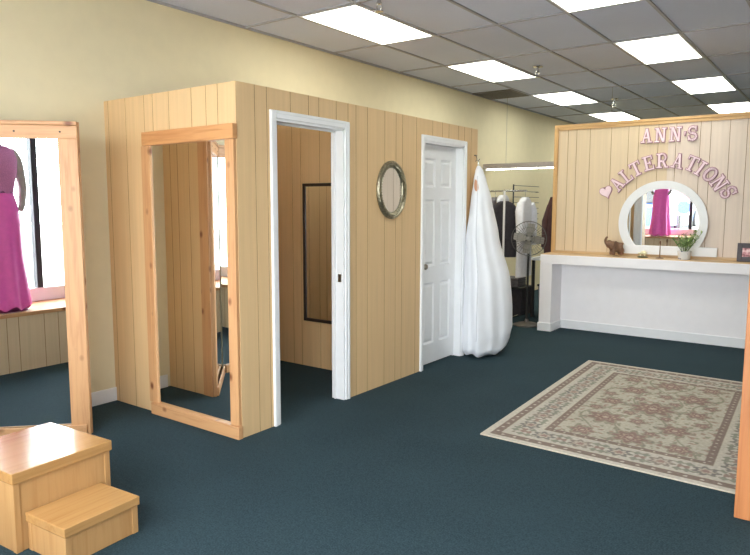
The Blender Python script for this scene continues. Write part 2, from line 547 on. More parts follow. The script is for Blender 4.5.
# ------------------------------------------------------------------ counter wall
G_counter = [-2.825, -2.723, -2.563, -2.32, -2.129, -2.019, -1.811]
G_counter2 = [-1.628, -1.388, -1.288, -1.109, -0.95, -0.84, -0.62, -0.5, -0.3, -0.12, 0.08, 0.2, 0.4, 0.55, 0.75, 0.9, 1.1, 1.3]
tc = lambda u, d, z: (u, YW - 0.012 - d, z)
b = MB()
panel_sheet(b, -2.94, -1.705, 0.94, 2.42, G_counter, tc)
panel_sheet(b, -1.705, 1.6, 0.94, 2.42, G_counter2, tc, mi=2)
b.box((-2.96, YW, 0.0), (1.6, YW + 0.11, 2.42), mi=3)
structure(b.build('wall_counter', [M_panel_pale, M_groove, M_panel_pink, M_knee]))
b = MB()
b.box((-2.99, YW - 0.03, 2.42), (1.62, YW + 0.13, 2.45), bev=0.004)
b.box((-2.94, YW - 0.024, 2.385), (1.6, YW - 0.0125, 2.42), bev=0.003)
b.build('trim_1', M_trim_wood).__setitem__('kind', 'structure')
b = MB()
b.box((-2.99, YW - 0.03, 0.0), (-2.94, YW + 0.13, 2.42), bev=0.004)
b.build('trim_2', M_trim_wood_z).__setitem__('kind', 'structure')
b = MB(); b.box((-2.86, YW - 0.014, 0), (1.6, YW, 0.105), bev=0.004)
structure(b.build('baseboard_counter', M_white))
ct = thing('counter', 'long white built-in counter ledge with wooden top and one white end leg', 'counter', (-3.0, 7.47, 0))
b = MB(); b.box((0, 0, 0.81), (4.6, YW - 7.47, 0.918), bev=0.004); b.build('ledge', M_knee, ct)
b = MB(); b.box((0.0, 0.012, 0.918), (4.6, YW - 7.47, 0.926), bev=0.002); b.box((0.04, YW - 7.47 - 0.045, 0.926), (4.6, YW - 7.47 - 0.013, 0.955), bev=0.004)
b.build('counter_top', wood('counter_top_wood', rgb(204, 172, 130), rgb(184, 148, 106), 'X', knots=False), ct)
b = MB(); b.box((0, 0, 0), (0.145, YW - 7.47, 0.81)); lg = b.build('leg', M_knee, ct)
b = MB(); b.box((-0.012, -0.012, 0), (0.157, YW - 7.47, 0.10), bev=0.004); b.build('leg_baseboard', M_white, lg)

# ------------------------------------------------------------------ ceiling lights, sprinklers, vent
CL = thing('ceiling_light', 'nearest ceiling light panel of the left row, beside the sprinkler at the top edge', 'ceiling light', (GX0 + TW / 2, GY0 + TL / 2, ZC), 0, 'fluorescent ceiling panels')
w, l = TW / 2 - 0.012, TL / 2 - 0.012
b = MB()
for a in ((-w, -l, -w + 0.018, l), (w - 0.018, -l, w, l), (-w, -l, w, -l + 0.018), (-w, l - 0.018, w, l)):
    b.box((a[0], a[1], -0.003), (a[2], a[3], 0.010))
b.build('frame', M_white, CL)
b = MB(); b.box((-w + 0.018, -l + 0.018, 0.001), (w - 0.018, l - 0.018, 0.009)); b.build('diffuser', M_light, CL)
names = {(0, 1): '',
         (0, 2): 'third ceiling light panel of the left row, beside the dark ceiling vent',
         (0, 3): 'farthest ceiling light panel of the left row, over the left end of counter wall',
         (1, 0): 'ceiling light panel cut by the top edge of the photo, nearest of the right row',
         (1, 1): 'large second ceiling light panel of the right row',
         (1, 2): 'third ceiling light panel of the right row',
         (1, 3): 'farthest ceiling light panel of the right row, over the right part of counter wall'}
names[(0, 1)] = 'second ceiling light panel of the left row, left of the middle sprinkler'
for (c, k), lab in names.items():
    dup(CL, (GX0 + TW / 2 + c * 3 * TW, GY0 + TL / 2 + 2 * TL * k, ZC), lab)

def sprinkler(loc, label):
    s = thing('fire_sprinkler', label, 'sprinkler', loc, 0, 'ceiling sprinklers'); s.scale = (1.35, 1.35, 1.35)
    b = MB(); b.lathe([(0.0, 0), (0.042, 0), (0.040, -0.006), (0.016, -0.010), (0.0, -0.010)], 20); b.build('escutcheon', M_chrome, s, smooth=True)
    b = MB(); b.lathe([(0.011, -0.008), (0.011, -0.035), (0.015, -0.036), (0.015, -0.046), (0.008, -0.048)], 14)
    for sx in (-1, 1):
        b.tube([(sx * 0.012, 0, -0.045), (sx * 0.017, 0, -0.062), (sx * 0.006, 0, -0.082)], 0.003, 6)
    b.build('sprinkler_body', M_chrome, s, smooth=True)
    b = MB(); b.lathe([(0.0, -0.082), (0.024, -0.083), (0.024, -0.087), (0.0, -0.088)], 18); b.build('deflector', M_chrome, s, smooth=True)
sprinkler((-2.995, 4.16, ZC), 'ceiling sprinkler at the top edge of the photo, beside the nearest left light panel')
sprinkler((-3.02, 7.27, ZC), 'ceiling sprinkler between the second light panels, middle of three')
sprinkler((-2.985, 10.09, ZC), 'farthest ceiling sprinkler, above the counter wall')

v = thing('ceiling_vent', 'dark square return air vent in the ceiling beside the left wall', 'vent', (-4.19, 8.79, ZC))
b = MB()
for a in ((-.3, -.3, -.275, .3), (.275, -.3, .3, .3), (-.3, -.3, .3, -.275), (-.3, .275, .3, .3)):
    b.box((a[0], a[1], -0.006), (a[2], a[3], 0.010))
b.build('frame', plain('grey_vent_metal', rgb(120, 114, 108), 0.5), v)
b = MB()
b.box((-.275, -.275, 0.006), (.275, .275, 0.010))
for i in range(22):
    x = -.265 + i * 0.025
    b.box((x, -.275, -0.004), (x + 0.006, .275, 0.006))
b.build('grille', plain('dark_vent_grille', rgb(136, 130, 122), 0.6), v)

# ------------------------------------------------------------------ three-way mirror in the left corner
tm = thing('three_way_mirror', 'tall pine-framed folding dressing mirror standing behind the wooden steps', 'mirror', (0, 0, 0))
HM = 2.01
def wing(p0, p1, left=False, right=False, depth=0.024):
    """framed mirror from p0 to p1 (plan), facing the left of p0->p1 reversed (towards the room)"""
    p0 = Vector((p0[0], p0[1], 0)); p1 = Vector((p1[0], p1[1], 0))
    L = (p1 - p0).length
    ex = (p1 - p0).normalized(); ez = Vector((0, 0, 1)); ey = ez.cross(ex)
    Mx = Matrix((( ex.x, ey.x, 0, p0.x), (ex.y, ey.y, 0, p0.y), (0, 0, 1, 0), (0, 0, 0, 1)))
    out = []
    def part(name, boxes, mat, parent=tm, bev=0.004):
        m = MB()
        for a, c in boxes:
            m.box(a, c, bev=bev)
        o = m.build(name, mat, parent)
        o.matrix_world = Mx if parent is tm else o.matrix_world
        return o
    sw = 0.118
    g = part('mirror_glass', [((0.004, depth * 0.45, 0.05), (L - 0.004, depth * 0.6, HM - 0.03))], M_mirror, bev=0)
    if left:
        part('stile', [((0, 0, 0), (sw, depth, 1.9035))], M_pine)
    if right:
        part('stile', [((L - sw, 0, 0), (L, depth, 1.9035))], M_pine)
    part('header', [((0, 0, 1.903), (L, depth, 1.985))], M_pine_x)
    part('top_trim', [((0, -0.006, 1.986), (L, depth + 0.004, HM))], M_pine_x)
    part('bottom_rail', [((0.02, -0.014, 0), (L - 0.02, -0.0005, 0.07))], M_pine_x)
    # screws
    for sx in (0.10, L * 0.5, L - 0.10):
        m = MB()
        m.lathe([(0.006, 0), (0.006, 0.002), (0.0, 0.003)], 10, M=Matrix.Translation((sx, 0.0, 1.945)) @ Matrix.Rotation(PI / 2, 4, 'X'))
        o = m.build('screw', M_darkframe, tm); o.matrix_world = Mx
    return Mx
# the face (local -y side) must look at the room
A, B_, C_, D_ = (-3.950, 2.270), (-4.468, 1.752), (-4.468, 0.83), (-3.99, 0.352)
wing(B_, A, right=True)
wing(C_, B_)
wing(D_, C_, left=True)
# panelled back behind the right wing with a pine edge board
b = MB()
tp = lambda u, d, z: (u, 2.29 + d, z)
panel_sheet(b, XL + 0.001, -4.075, 0, HM, [-4.42, -4.33, -4.19], tp, thick=0.010)
b.build('back_panel', [M_panel, M_groove], tm)
b = MB(); b.box((-4.075, 2.282, 0), (-3.970, 2.298, HM), bev=0.003)
b.build('edge_board', M_pine, tm)

# ------------------------------------------------------------------ mirror on the end of the fitting rooms
em = thing('wall_mirror', 'tall pine-framed mirror fixed to the end wall of the fitting rooms', 'mirror', (-4.045, YE, 0))
b = MB(); b.box((0.05, -0.012, 0.04), (0.90, -0.002, 1.93)); b.build('mirror_glass', M_mirror, em)
b = MB(); b.box((0.035, -0.042, 1.90), (0.957, -0.002, 1.992), bev=0.004); b.build('header', M_pine_red, em)
b = MB(); b.box((0, -0.024, 0.083), (0.095, -0.0005, 1.90), bev=0.003); b.build('stile', M_pine, em)
b = MB(); b.box((0.862, -0.024, 0.083), (0.942, -0.0005, 1.90), bev=0.003); b.build('stile', M_pine, em)
b = MB(); b.box((0.035, -0.040, 0), (0.955, -0.001, 0.083), bev=0.004); b.build('bottom_rail', M_pine_x, em)

# mirror inside the first fitting room
fm = thing('fitting_room_mirror', 'narrow black-framed mirror hanging inside the open fitting room', 'mirror', (-4.08, 4.50, 0.43))
W_, H_ = 0.46, 1.26
b = MB(); b.box((0.02, -0.012, 0.02), (W_ - 0.02, -0.004, H_ - 0.02)); b.build('mirror_glass', M_mirror, fm)
b = MB()
for a in ((0, 0, 0.028, H_), (W_ - 0.028, 0, W_, H_), (0, 0, W_, 0.028), (0, H_ - 0.028, W_, H_)):
    b.box((a[0], -0.022, a[1]), (a[2], -0.001, a[3]), bev=0.003)
b.build('frame', M_darkframe, fm)

# oval mirror between the doors
om = thing('oval_mirror', 'small oval mirror in antique silver frame on the panelled wall between two doors', 'mirror', (XF, 4.478, 1.62))
RY, RZ = 0.207, 0.237
def ellipse_ring(prof, n=72, k=1.0):
    """prof: (inset from the outer edge, height off the wall)"""
    m = MB(); rings = []
    for ins, h in prof:
        rings.append([(h, (RY - ins) * math.cos(2 * PI * i / n), (RZ - ins) * math.sin(2 * PI * i / n)) for i in range(n)])
    R = [[m.bm.verts.new(p) for p in r] for r in rings]
    for A1, B1 in zip(R, R[1:]):
        for i in range(n):
            m.bm.faces.new((A1[i], A1[(i + 1) % n], B1[(i + 1) % n], B1[i]))
    return m
m = ellipse_ring([(0.0, 0.001), (-0.001, 0.012), (0.010, 0.026), (0.022, 0.028), (0.032, 0.020), (0.042, 0.022), (0.052, 0.018), (0.058, 0.008), (0.058, 0.004)])
m.build('frame', M_antique, om, smooth=True)
m = MB()
for i in range(56):                                             # beaded rope
    t = 2 * PI * i / 56
    m.tube([(0.022, (RY - 0.034) * math.cos(t - 0.03), (RZ - 0.034) * math.sin(t - 0.03)), (0.026, (RY - 0.040) * math.cos(t + 0.03), (RZ - 0.040) * math.sin(t + 0.03))], 0.0065, 6)
m.build('beading', M_antique, om, smooth=True)
m = MB(); m.bm.faces.new([m.bm.verts.new((0.007, (RY - 0.05) * math.cos(2 * PI * i / 72), (RZ - 0.05) * math.sin(2 * PI * i / 72))) for i in range(72)])
r_ = bmesh.ops.extrude_face_region(m.bm, geom=m.bm.faces[:])
for e in r_['geom']:
    if isinstance(e, bmesh.types.BMVert):
        e.co.x -= 0.005
m.build('mirror_glass', M_mirror, om)

# ------------------------------------------------------------------ arched white mirror on the counter ledge
am = thing('arched_mirror', 'round white-framed mirror with flat base standing on the counter ledge', 'mirror', (-1.655, 7.742, 0.9555))
am.rotation_euler = (math.radians(1.1), 0, 0)
cx, cz, ro, ri = -0.065, 0.352, 0.462, 0.372
zb = 0.098
m = MB()
def arc_pts(r, z0, n=60):
    s = math.asin(max(-1, (z0 - cz) / r)); a0, a1 = s, PI - s
    return [(cx + r * math.cos(a0 + (a1 - a0) * i / n), cz + r * math.sin(a0 + (a1 - a0) * i / n)) for i in range(n + 1)]
O_, I_ = arc_pts(ro, 0.06), arc_pts(ri, zb)
for (y0_, y1_) in ((-0.012, 0.008),):
    n = len(O_)
    fo = [m.bm.verts.new((x, y0_, z)) for x, z in O_]; fi = [m.bm.verts.new((x, y0_, z)) for x, z in I_]
    bo = [m.bm.verts.new((x, y1_, z)) for x, z in O_]; bi = [m.bm.verts.new((x, y1_, z)) for x, z in I_]
    for k in range(n - 1):
        m.bm.faces.new((fo[k], fo[k + 1], fi[k + 1], fi[k])); m.bm.faces.new((bo[k], bi[k], bi[k + 1], bo[k + 1]))
        m.bm.faces.new((fo[k], bo[k], bo[k + 1], fo[k + 1])); m.bm.faces.new((fi[k], fi[k + 1], bi[k + 1], bi[k]))
    for k in (0, n - 1):
        m.bm.faces.new((fo[k], fi[k], bi[k], bo[k]))
m.build('arch_frame', M_white, am)
m = MB(); m.box((-0.50, -0.02, 0.0), (0.50, 0.012, 0.098), bev=0.005); m.build('base_plank', M_white, am)
m = MB(); m.prism([(x, z) for x, z in arc_pts(ri + 0.012, zb - 0.012)], 0.0, 0.004); m.build('mirror_glass', M_mirror, am)

# ------------------------------------------------------------------ letters on the counter wall
T_ = 0.20                                                       # stroke thickness in cap heights
def strip(pts, w, closed=False):
    """a thick polyline as a list of quads"""
    P = [Vector((x, z)) for x, z in pts]; q = []; N = len(P)
    L, R = [], []
    for i in range(N):
        d = (P[(i + 1) % N] - P[i - 1]) if closed else (P[min(i + 1, N - 1)] - P[max(i - 1, 0)])
        d.normalize(); nn = Vector((-d.y, d.x))
        ww = w[i] if isinstance(w, list) else w
        L.append(P[i] + nn * ww / 2); R.append(P[i] - nn * ww / 2)
    for i in range(N if closed else N - 1):
        j = (i + 1) % N
        q.append([L[i], L[j], R[j], R[i]])
    return q
def bar(x0, z0, x1, z1):
    return [[(x0, z0), (x1, z0), (x1, z1), (x0, z1)]]
def para(xa, xb, za, xc, xd, zc):
    return [[(xa, za), (xb, za), (xd, zc), (xc, zc)]]
se = 0.10
def glyph(ch):
    if ch == 'A':
        return para(.10, .22, 0, .38, .50, 1) + para(.62, .80, 0, .34, .54, 1) + bar(.22, .30, .66, .41) + bar(0, 0, .32, se) + bar(.52, 0, .9, se)
    if ch == 'N':
        return bar(.12, 0, .26, 1) + bar(.68, 0, .82, 1) + para(.62, .82, 0, .12, .32, 1) + bar(0, 0, .38, se) + bar(0, 1 - se, .30, 1) + bar(.56, 1 - se, .94, 1)
    if ch == 'L':
        return bar(.14, 0, .34, 1) + bar(0, 1 - se, .48, 1) + bar(0, 0, .76, se) + bar(.66, 0, .76, .3)
    if ch == 'T':
        return bar(.33, 0, .53, 1) + bar(0, 1 - se, .86, 1) + bar(0, .72, .10, 1) + bar(.76, .72, .86, 1) + bar(.20, 0, .66, se)
    if ch == 'E':
        return bar(.13, 0, .33, 1) + bar(0, 1 - se, .78, 1) + bar(0, 0, .80, se) + bar(.3, .45, .58, .55) + bar(.68, .72, .78, 1) + bar(.70, 0, .80, .28) + bar(.52, .36, .60, .64)
    if ch == 'R':
        bowl = [(.30, .95)] + [(.48 + .24 * math.sin(a), .71 + .24 * math.cos(a)) for a in [PI * k / 10 for k in range(11)]] + [(.30, .47)]
        return bar(.13, 0, .33, 1) + bar(0, 0, .46, se) + bar(0, 1 - se, .4, 1) + strip(bowl, .14) + para(.66, .86, 0, .42, .6, .47) + bar(.64, 0, .95, se)
    if ch == 'I':
        return bar(.14, 0, .34, 1) + bar(0, 0, .48, se) + bar(0, 1 - se, .48, 1)
    if ch == 'O':
        n = 28
        return strip([(.44 + .35 * math.cos(2 * PI * k / n), .5 + .42 * math.sin(2 * PI * k / n)) for k in range(n)], [.14 + .06 * abs(math.cos(2 * PI * k / n)) for k in range(n)], True)
    if ch == 'S':
        p = []
        for k in range(11):
            a = math.radians(20 + 230 * k / 10); p.append((.38 + .27 * math.cos(a), .72 + .22 * math.sin(a)))
        for k in range(11):
            a = math.radians(80 - 250 * k / 10); p.append((.38 + .29 * math.cos(a), .28 + .22 * math.sin(a)))
        return strip(p, .15) + bar(.58, .66, .68, .98) + bar(.07, .02, .17, .34)
    if ch == "'":
        return para(.03, .09, 0, 0, .14, .26)
    if ch == 'heart':
        pts = []
        for k in range(36):
            t = 2 * PI * k / 36
            pts.append((.45 + .028 * 16 * math.sin(t) ** 3, .52 + .03 * (13 * math.cos(t) - 5 * math.cos(2 * t) - 2 * math.cos(3 * t) - math.cos(4 * t))))
        return [pts]
GW = dict(A=.9, N=.94, L=.76, T=.86, E=.8, R=.95, I=.48, O=.88, S=.75, heart=.9)
GW["'"] = .14
def grow(P, e):
    """offset a polygon outwards by e"""
    P = [Vector(p) for p in P]; n = len(P)
    area = sum(P[i].x * P[(i + 1) % n].y - P[(i + 1) % n].x * P[i].y for i in range(n))
    sg = 1 if area > 0 else -1
    out = []
    for i in range(n):
        d0 = (P[i] - P[i - 1]).normalized(); d1 = (P[(i + 1) % n] - P[i]).normalized()
        n0 = Vector((d0.y, -d0.x)) * sg; n1 = Vector((d1.y, -d1.x)) * sg
        b_ = n0 + n1
        k = 2 / max(b_.length_squared, 0.6)
        q = P[i] + b_ * e * k
        out.append((q.x, q.y))
    return out
def letter(ch, x, z, h, ang, name, label, cat='letter', group='pink sign letters'):
    w = GW[ch]
    q = glyph(ch)
    kx = 1.0 if ch == 'heart' else 0.84
    m = MB()
    for i, quad in enumerate(q):
        yo = -0.0003 * (i % 5)                                  # keeps overlapping strokes from z-fighting
        pl_ = [((p[0] - w / 2) * h * kx, (p[1] - .5) * h) for p in quad]
        m.prism(grow(pl_, 0.0055), -0.012 + yo, -0.001, mi=1, side=1)
        m.prism(grow(pl_, -0.0015), -0.022 + yo, -0.012, mi=0, side=1)
    o = m.build(name, [M_letter, M_letter_edge])
    o.location = (x, YW - 0.012, z); o.rotation_euler = (0, ang, 0)
    tag(o, label, cat, group)
H1 = 0.155
for i, (ch, x, nm, lb) in enumerate([('A', -1.931, 'letter_a', 'pink wooden letter A starting the short top word'), ('N', -1.786, 'letter_n', 'pink wooden letter N right after A in the top word'),
                  ('N', -1.633, 'letter_n', 'second pink wooden letter N of the top word, beside the apostrophe'), ('S', -1.465, 'letter_s', 'pink wooden letter S ending the short top word')]):
    letter(ch, x, 2.267, H1, 0, nm, lb)
letter("'", -1.538, 2.325, H1, 0, 'apostrophe', 'tiny pink apostrophe before the S of the top word', 'letter')
ARC = [('heart', -2.350, 1.651, 'heart', 'pink wooden heart at the left end of the arched word'),
       ('A', -2.232, 1.742, 'letter_a', 'first pink letter A of the arched word, beside the heart'), ('L', -2.137, 1.832, 'letter_l', 'pink wooden letter L of the arched word'),
       ('T', -2.030, 1.908, 'letter_t', 'first pink letter T of the arched word, between L and E'), ('E', -1.901, 1.965, 'letter_e', 'pink wooden letter E of the arched word'),
       ('R', -1.753, 1.988, 'letter_r', 'pink wooden letter R at the crown of the arched word'), ('A', -1.593, 1.978, 'letter_a', 'second pink letter A of the arched word, right of the R'),
       ('T', -1.455, 1.945, 'letter_t', 'second pink letter T of the arched word, left of I'), ('I', -1.367, 1.893, 'letter_i', 'pink wooden letter I of the arched word'),
       ('O', -1.271, 1.828, 'letter_o', 'pink wooden letter O of the arched word'), ('N', -1.180, 1.733, 'letter_n', 'pink letter N in the falling right end of the arched word'),
       ('S', -1.089, 1.64, 'letter_s', 'last pink letter S of the arched word, lowest on the right')]
for ch, x, z, nm, lb in ARC:
    ang = math.atan2(x + 1.735, z - 1.33)
    letter(ch, x, z, 0.158, ang if ch != 'heart' else -0.35, nm, lb, 'letter' if ch != 'heart' else 'heart ornament')

# ------------------------------------------------------------------ things on the ledge
ZL = 0.9265
# elephant figurine
el = thing('elephant_figurine', 'small brown elephant figurine with raised trunk on the counter ledge', 'figurine', (-2.165, 7.60, ZL), math.radians(36)); el.scale = (0.9, 0.9, 0.9)
M_el = plain('carved_brown_wood', rgb(120, 86, 62), 0.6, var=0.3, scale=70, bump=0.3)
def skin_mesh(name, verts, edges, mat, parent, sub=2, root=0):
    me = bpy.data.meshes.new(name); me.from_pydata([v[:3] for v in verts], edges, [])
    o = bpy.data.objects.new(name, me); COL.objects.link(o)
    sk = o.modifiers.new('skin', 'SKIN'); sk.use_smooth_shade = True
    for i, v_ in enumerate(verts):
        r = v_[3]
        me.skin_vertices[0].data[i].radius = r if isinstance(r, tuple) else (r, r)
    for i in range(len(verts)):
        me.skin_vertices[0].data[i].use_root = (i == root)
    ss = o.modifiers.new('sub', 'SUBSURF'); ss.levels = sub; ss.render_levels = sub
    bpy.context.view_layer.update()
    dg = bpy.context.evaluated_depsgraph_get()
    nm = bpy.data.meshes.new_from_object(o.evaluated_get(dg))
    bpy.data.objects.remove(o)
    nm.materials.clear(); nm.materials.append(mat); nm.shade_smooth()
    o2 = bpy.data.objects.new(name, nm); COL.objects.link(o2)
    if parent is not None:
        o2.parent = parent
    return o2
V = [(0.0, 0, .118, .062), (0.055, 0, .110, .056), (-0.040, 0, .125, .056), (-0.085, 0, .158, .048), (-0.122, 0, .162, .026), (-0.138, 0, .192, .018), (-0.128, 0, .228, .014), (-0.106, 0, .246, .011),
     (-0.040, -.034, .075, .026), (-0.042, -.034, .012, .026), (-0.040, .034, .075, .026), (-0.042, .034, .012, .026),
     (0.062, -.034, .070, .026), (0.066, -.034, .012, .026), (0.062, .034, .070, .026), (0.066, .034, .012, .026)]
E_ = [(0, 1), (0, 2), (2, 3), (3, 4), (4, 5), (5, 6), (6, 7), (2, 8), (8, 9), (2, 10), (10, 11), (1, 12), (12, 13), (1, 14), (14, 15)]
skin_mesh('body', V, E_, M_el, el)
for sy in (-1, 1):
    m = MB()
    pts = [(-0.066 + 0.050 * math.cos(2 * PI * k / 14), 0, .146 + 0.052 * math.sin(2 * PI * k / 14)) for k in range(14)]
    m.prism([(x, z) for x, _, z in pts], 0, 0.006)
    o = m.build('ear', M_el, el); o.location = (0.004, sy * 0.072 - 0.003, 0.0); o.rotation_euler = (0, 0, -sy * 0.75)
m = MB(); m.tube([(0.088, 0, .10), (0.104, 0, .085), (0.108, 0, .055)], [.006, .004, .003], 8); m.build('tail', M_el, el)
# pale flower trinket
tr = thing('flower_trinket', 'little pale yellow flower ornament on the ledge below the round mirror', 'ornament', (-1.87, 7.60, ZL))
m = MB(); m.lathe([(0.0, 0), (0.052, 0), (0.058, 0.008), (0.045, 0.016), (0.0, 0.018)], 20); m.build('dish', plain('dark_green_dish', rgb(92, 92, 62), 0.5), tr, smooth=True)
Mf = plain('cream_petal', rgb(236, 230, 196), 0.5)
for k, (fx, fy, fz) in enumerate([(-0.026, 0, .045), (0.022, -0.012, .05), (0.0, 0.02, .062)]):
    m = MB()
    for p in range(6):
        a = 2 * PI * p / 6
        m.lathe([(0.0, -0.008), (0.010, -0.003), (0.012, 0.004), (0.0, 0.010)], 8, c=(fx + 0.016 * math.cos(a), fy + 0.016 * math.sin(a), fz))
    m.lathe([(0.0, -0.03), (0.006, -0.03), (0.010, 0.006), (0.0, 0.014)], 8, c=(fx, fy, fz))
    m.build('flower', Mf, tr, smooth=True)
# incense / candle stick
st = thing('thin_stand', 'thin dark metal stick stand on the ledge in front of the round mirror', 'stand', (-1.69, 7.58, ZL))
m = MB(); m.lathe([(0.0, 0), (0.042, 0), (0.040, 0.006), (0.012, 0.012), (0.006, 0.02), (0.004, 0.15), (0.007, 0.155), (0.010, 0.175), (0.006, 0.19), (0.0, 0.192)], 16)
m.build('stick', plain('bronze_stand', rgb(124, 92, 66), 0.4, metal=0.3), st, smooth=True)
# potted plant
pl = thing('potted_plant', 'leafy green plant in small white patterned pot on the counter ledge', 'plant', (-1.445, 7.58, ZL))
m = MB(); m.lathe([(0.0, 0), (0.052, 0), (0.060, 0.01), (0.066, 0.075), (0.070, 0.088), (0.062, 0.092), (0.058, 0.080), (0.0, 0.078)], 28)
def pot_mat():
    t = NT('white_pot_with_blue_marks'); v = t.obj((22, 22, 30))
    vo = t.n('ShaderNodeTexVoronoi', Scale=1.0); t.l(v, vo.inputs['Vector'])
    t.l(t.ramp(vo.outputs['Distance'], [(0.18, rgb(96, 104, 140)), (0.26, rgb(228, 226, 224))]), t.b.inputs['Base Color'])
    t.b.inputs['Roughness'].default_value = 0.25
    return t.m
m.build('pot', pot_mat(), pl, smooth=True)
m = MB(); m.lathe([(0.0, 0.074), (0.059, 0.076), (0.055, 0.086), (0.0, 0.092)], 20); m.build('soil', plain('dark_soil', rgb(70, 50, 44), 0.95, bump=0.5), pl)
rp = random.Random(3)
m = MB(); lf = MB()
for s in range(22):
    a = rp.uniform(0, 2 * PI); lean = rp.uniform(0.03, 0.14); hh = rp.uniform(0.15, 0.29)
    base = Vector((0.03 * math.cos(a), 0.03 * math.sin(a), 0.085))
    tip = Vector((lean * 1.25 * math.cos(a), lean * math.sin(a) * 0.8, hh + 0.03))
    mid = (base + tip) / 2 + Vector((0.008 * math.cos(a), 0.008 * math.sin(a), 0.01))
    m.tube([base, mid, tip], 0.0022, 5)
    for k in range(10):
        t = 0.25 + 0.075 * k
        p = base.lerp(mid, t * 2) if t < 0.5 else mid.lerp(tip, min(1, (t - 0.5) * 2))
        b2 = rp.uniform(0, 2 * PI); ln = rp.uniform(0.035, 0.06)
        d = Vector((math.cos(b2), math.sin(b2), rp.uniform(0.2, 1.0))).normalized()
        sd = d.cross(Vector((0, 0, 1))).normalized() * 0.009
        nrm = sd.cross(d).normalized() * 0.0012
        q0, q1, q2 = p, p + d * ln * 0.45, p + d * ln
        lf.poly([q0, q1 + sd + nrm, q2, q1 - sd + nrm], rp.randrange(2))
m.build('stem', plain('green_stem', rgb(96, 122, 62), 0.6), pl)
lf.build('foliage', [plain('green_leaf', rgb(110, 142, 80), 0.5, var=0.15), plain('light_green_leaf', rgb(156, 178, 110), 0.5, var=0.15)], pl, fixn=False)
# picture frame
pf = thing('picture_frame', 'dark picture frame with a pinkish flower photo at the right end of the ledge', 'picture frame', (-0.955, 7.62, ZL + 0.003))
pf.rotation_euler = (math.radians(-9), 0, math.radians(4))
m = MB()
for a in ((0, 0, .045, .19), (.215, 0, .26, .19), (.045, 0, .215, .05), (.045, .14, .215, .19)):
    m.box((a[0], -0.01, a[1]), (a[2], 0.01, a[3]), bev=0.003)
m.build('frame', plain('dark_plum_frame', rgb(62, 48, 52), 0.4), pf)
def photo_mat():
    t = NT('pink_flower_photo'); v = t.obj((20, 20, 20))
    nz = t.n('ShaderNodeTexNoise', Scale=1.2, Detail=3.0); t.l(v, nz.inputs['Vector'])
    t.l(t.ramp(nz.outputs['Fac'], [(0.35, rgb(140, 70, 80)), (0.5, rgb(214, 146, 150)), (0.65, rgb(244, 214, 214))]), t.b.inputs['Base Color'])
    t.b.inputs['Roughness'].default_value = 0.3
    return t.m
m = MB(); m.box((.04, -0.002, .045), (.22, 0.006, .145)); m.build('photo', photo_mat(), pf)
m = MB(); m.box((.11, 0.0085, .02), (.15, 0.013, .15), M=None)
o = m.build('easel_leg', M_black, pf)

# ------------------------------------------------------------------ wooden step platform
SX, SY, TH = -2.566, 1.695, math.radians(4.0)
sp = thing('step_platform', 'varnished oak two-level step platform in front of the dressing mirror', 'step', (SX, SY, 0), TH)
# local: +x towards the room, y along the front edge (negative towards the camera)
m = MB(); m.box((-0.285, -0.372, 0.130), (0.0, 0.0, 0.171), bev=0.004); m.build('lower_tread', M_oak, sp)
m = MB(); m.box((-0.285, -0.362, 0.0), (-0.012, -0.010, 0.130), bev=0.002); lb = m.build('lower_box', M_oak_side, sp)
m = MB()
for (x, y) in ((-0.034, -0.036), (-0.034, -0.365), (-0.28, -0.365)):
    m = MB(); m.box((x, y, 0), (x + 0.026, y + 0.029, 0.1295), bev=0.002); m.build('corner_post', M_oak_side, lb)
m = MB(); m.box((-0.785, -0.4245, 0.312), (-0.276, 0.0645, 0.361), bev=0.005); m.build('upper_tread', M_oak, sp)
m = MB(); m.box((-0.772, -0.412, 0.0), (-0.290, 0.052, 0.312), bev=0.002); ub = m.build('upper_box', M_oak_side, sp)
m = MB()
for (x, y) in ((-0.312, 0.028), (-0.312, -0.416), (-0.776, -0.416), (-0.776, 0.028)):
    m = MB(); m.box((x, y, 0), (x + 0.026, y + 0.028, 0.3115), bev=0.002); m.build('corner_post', M_oak_side, ub)

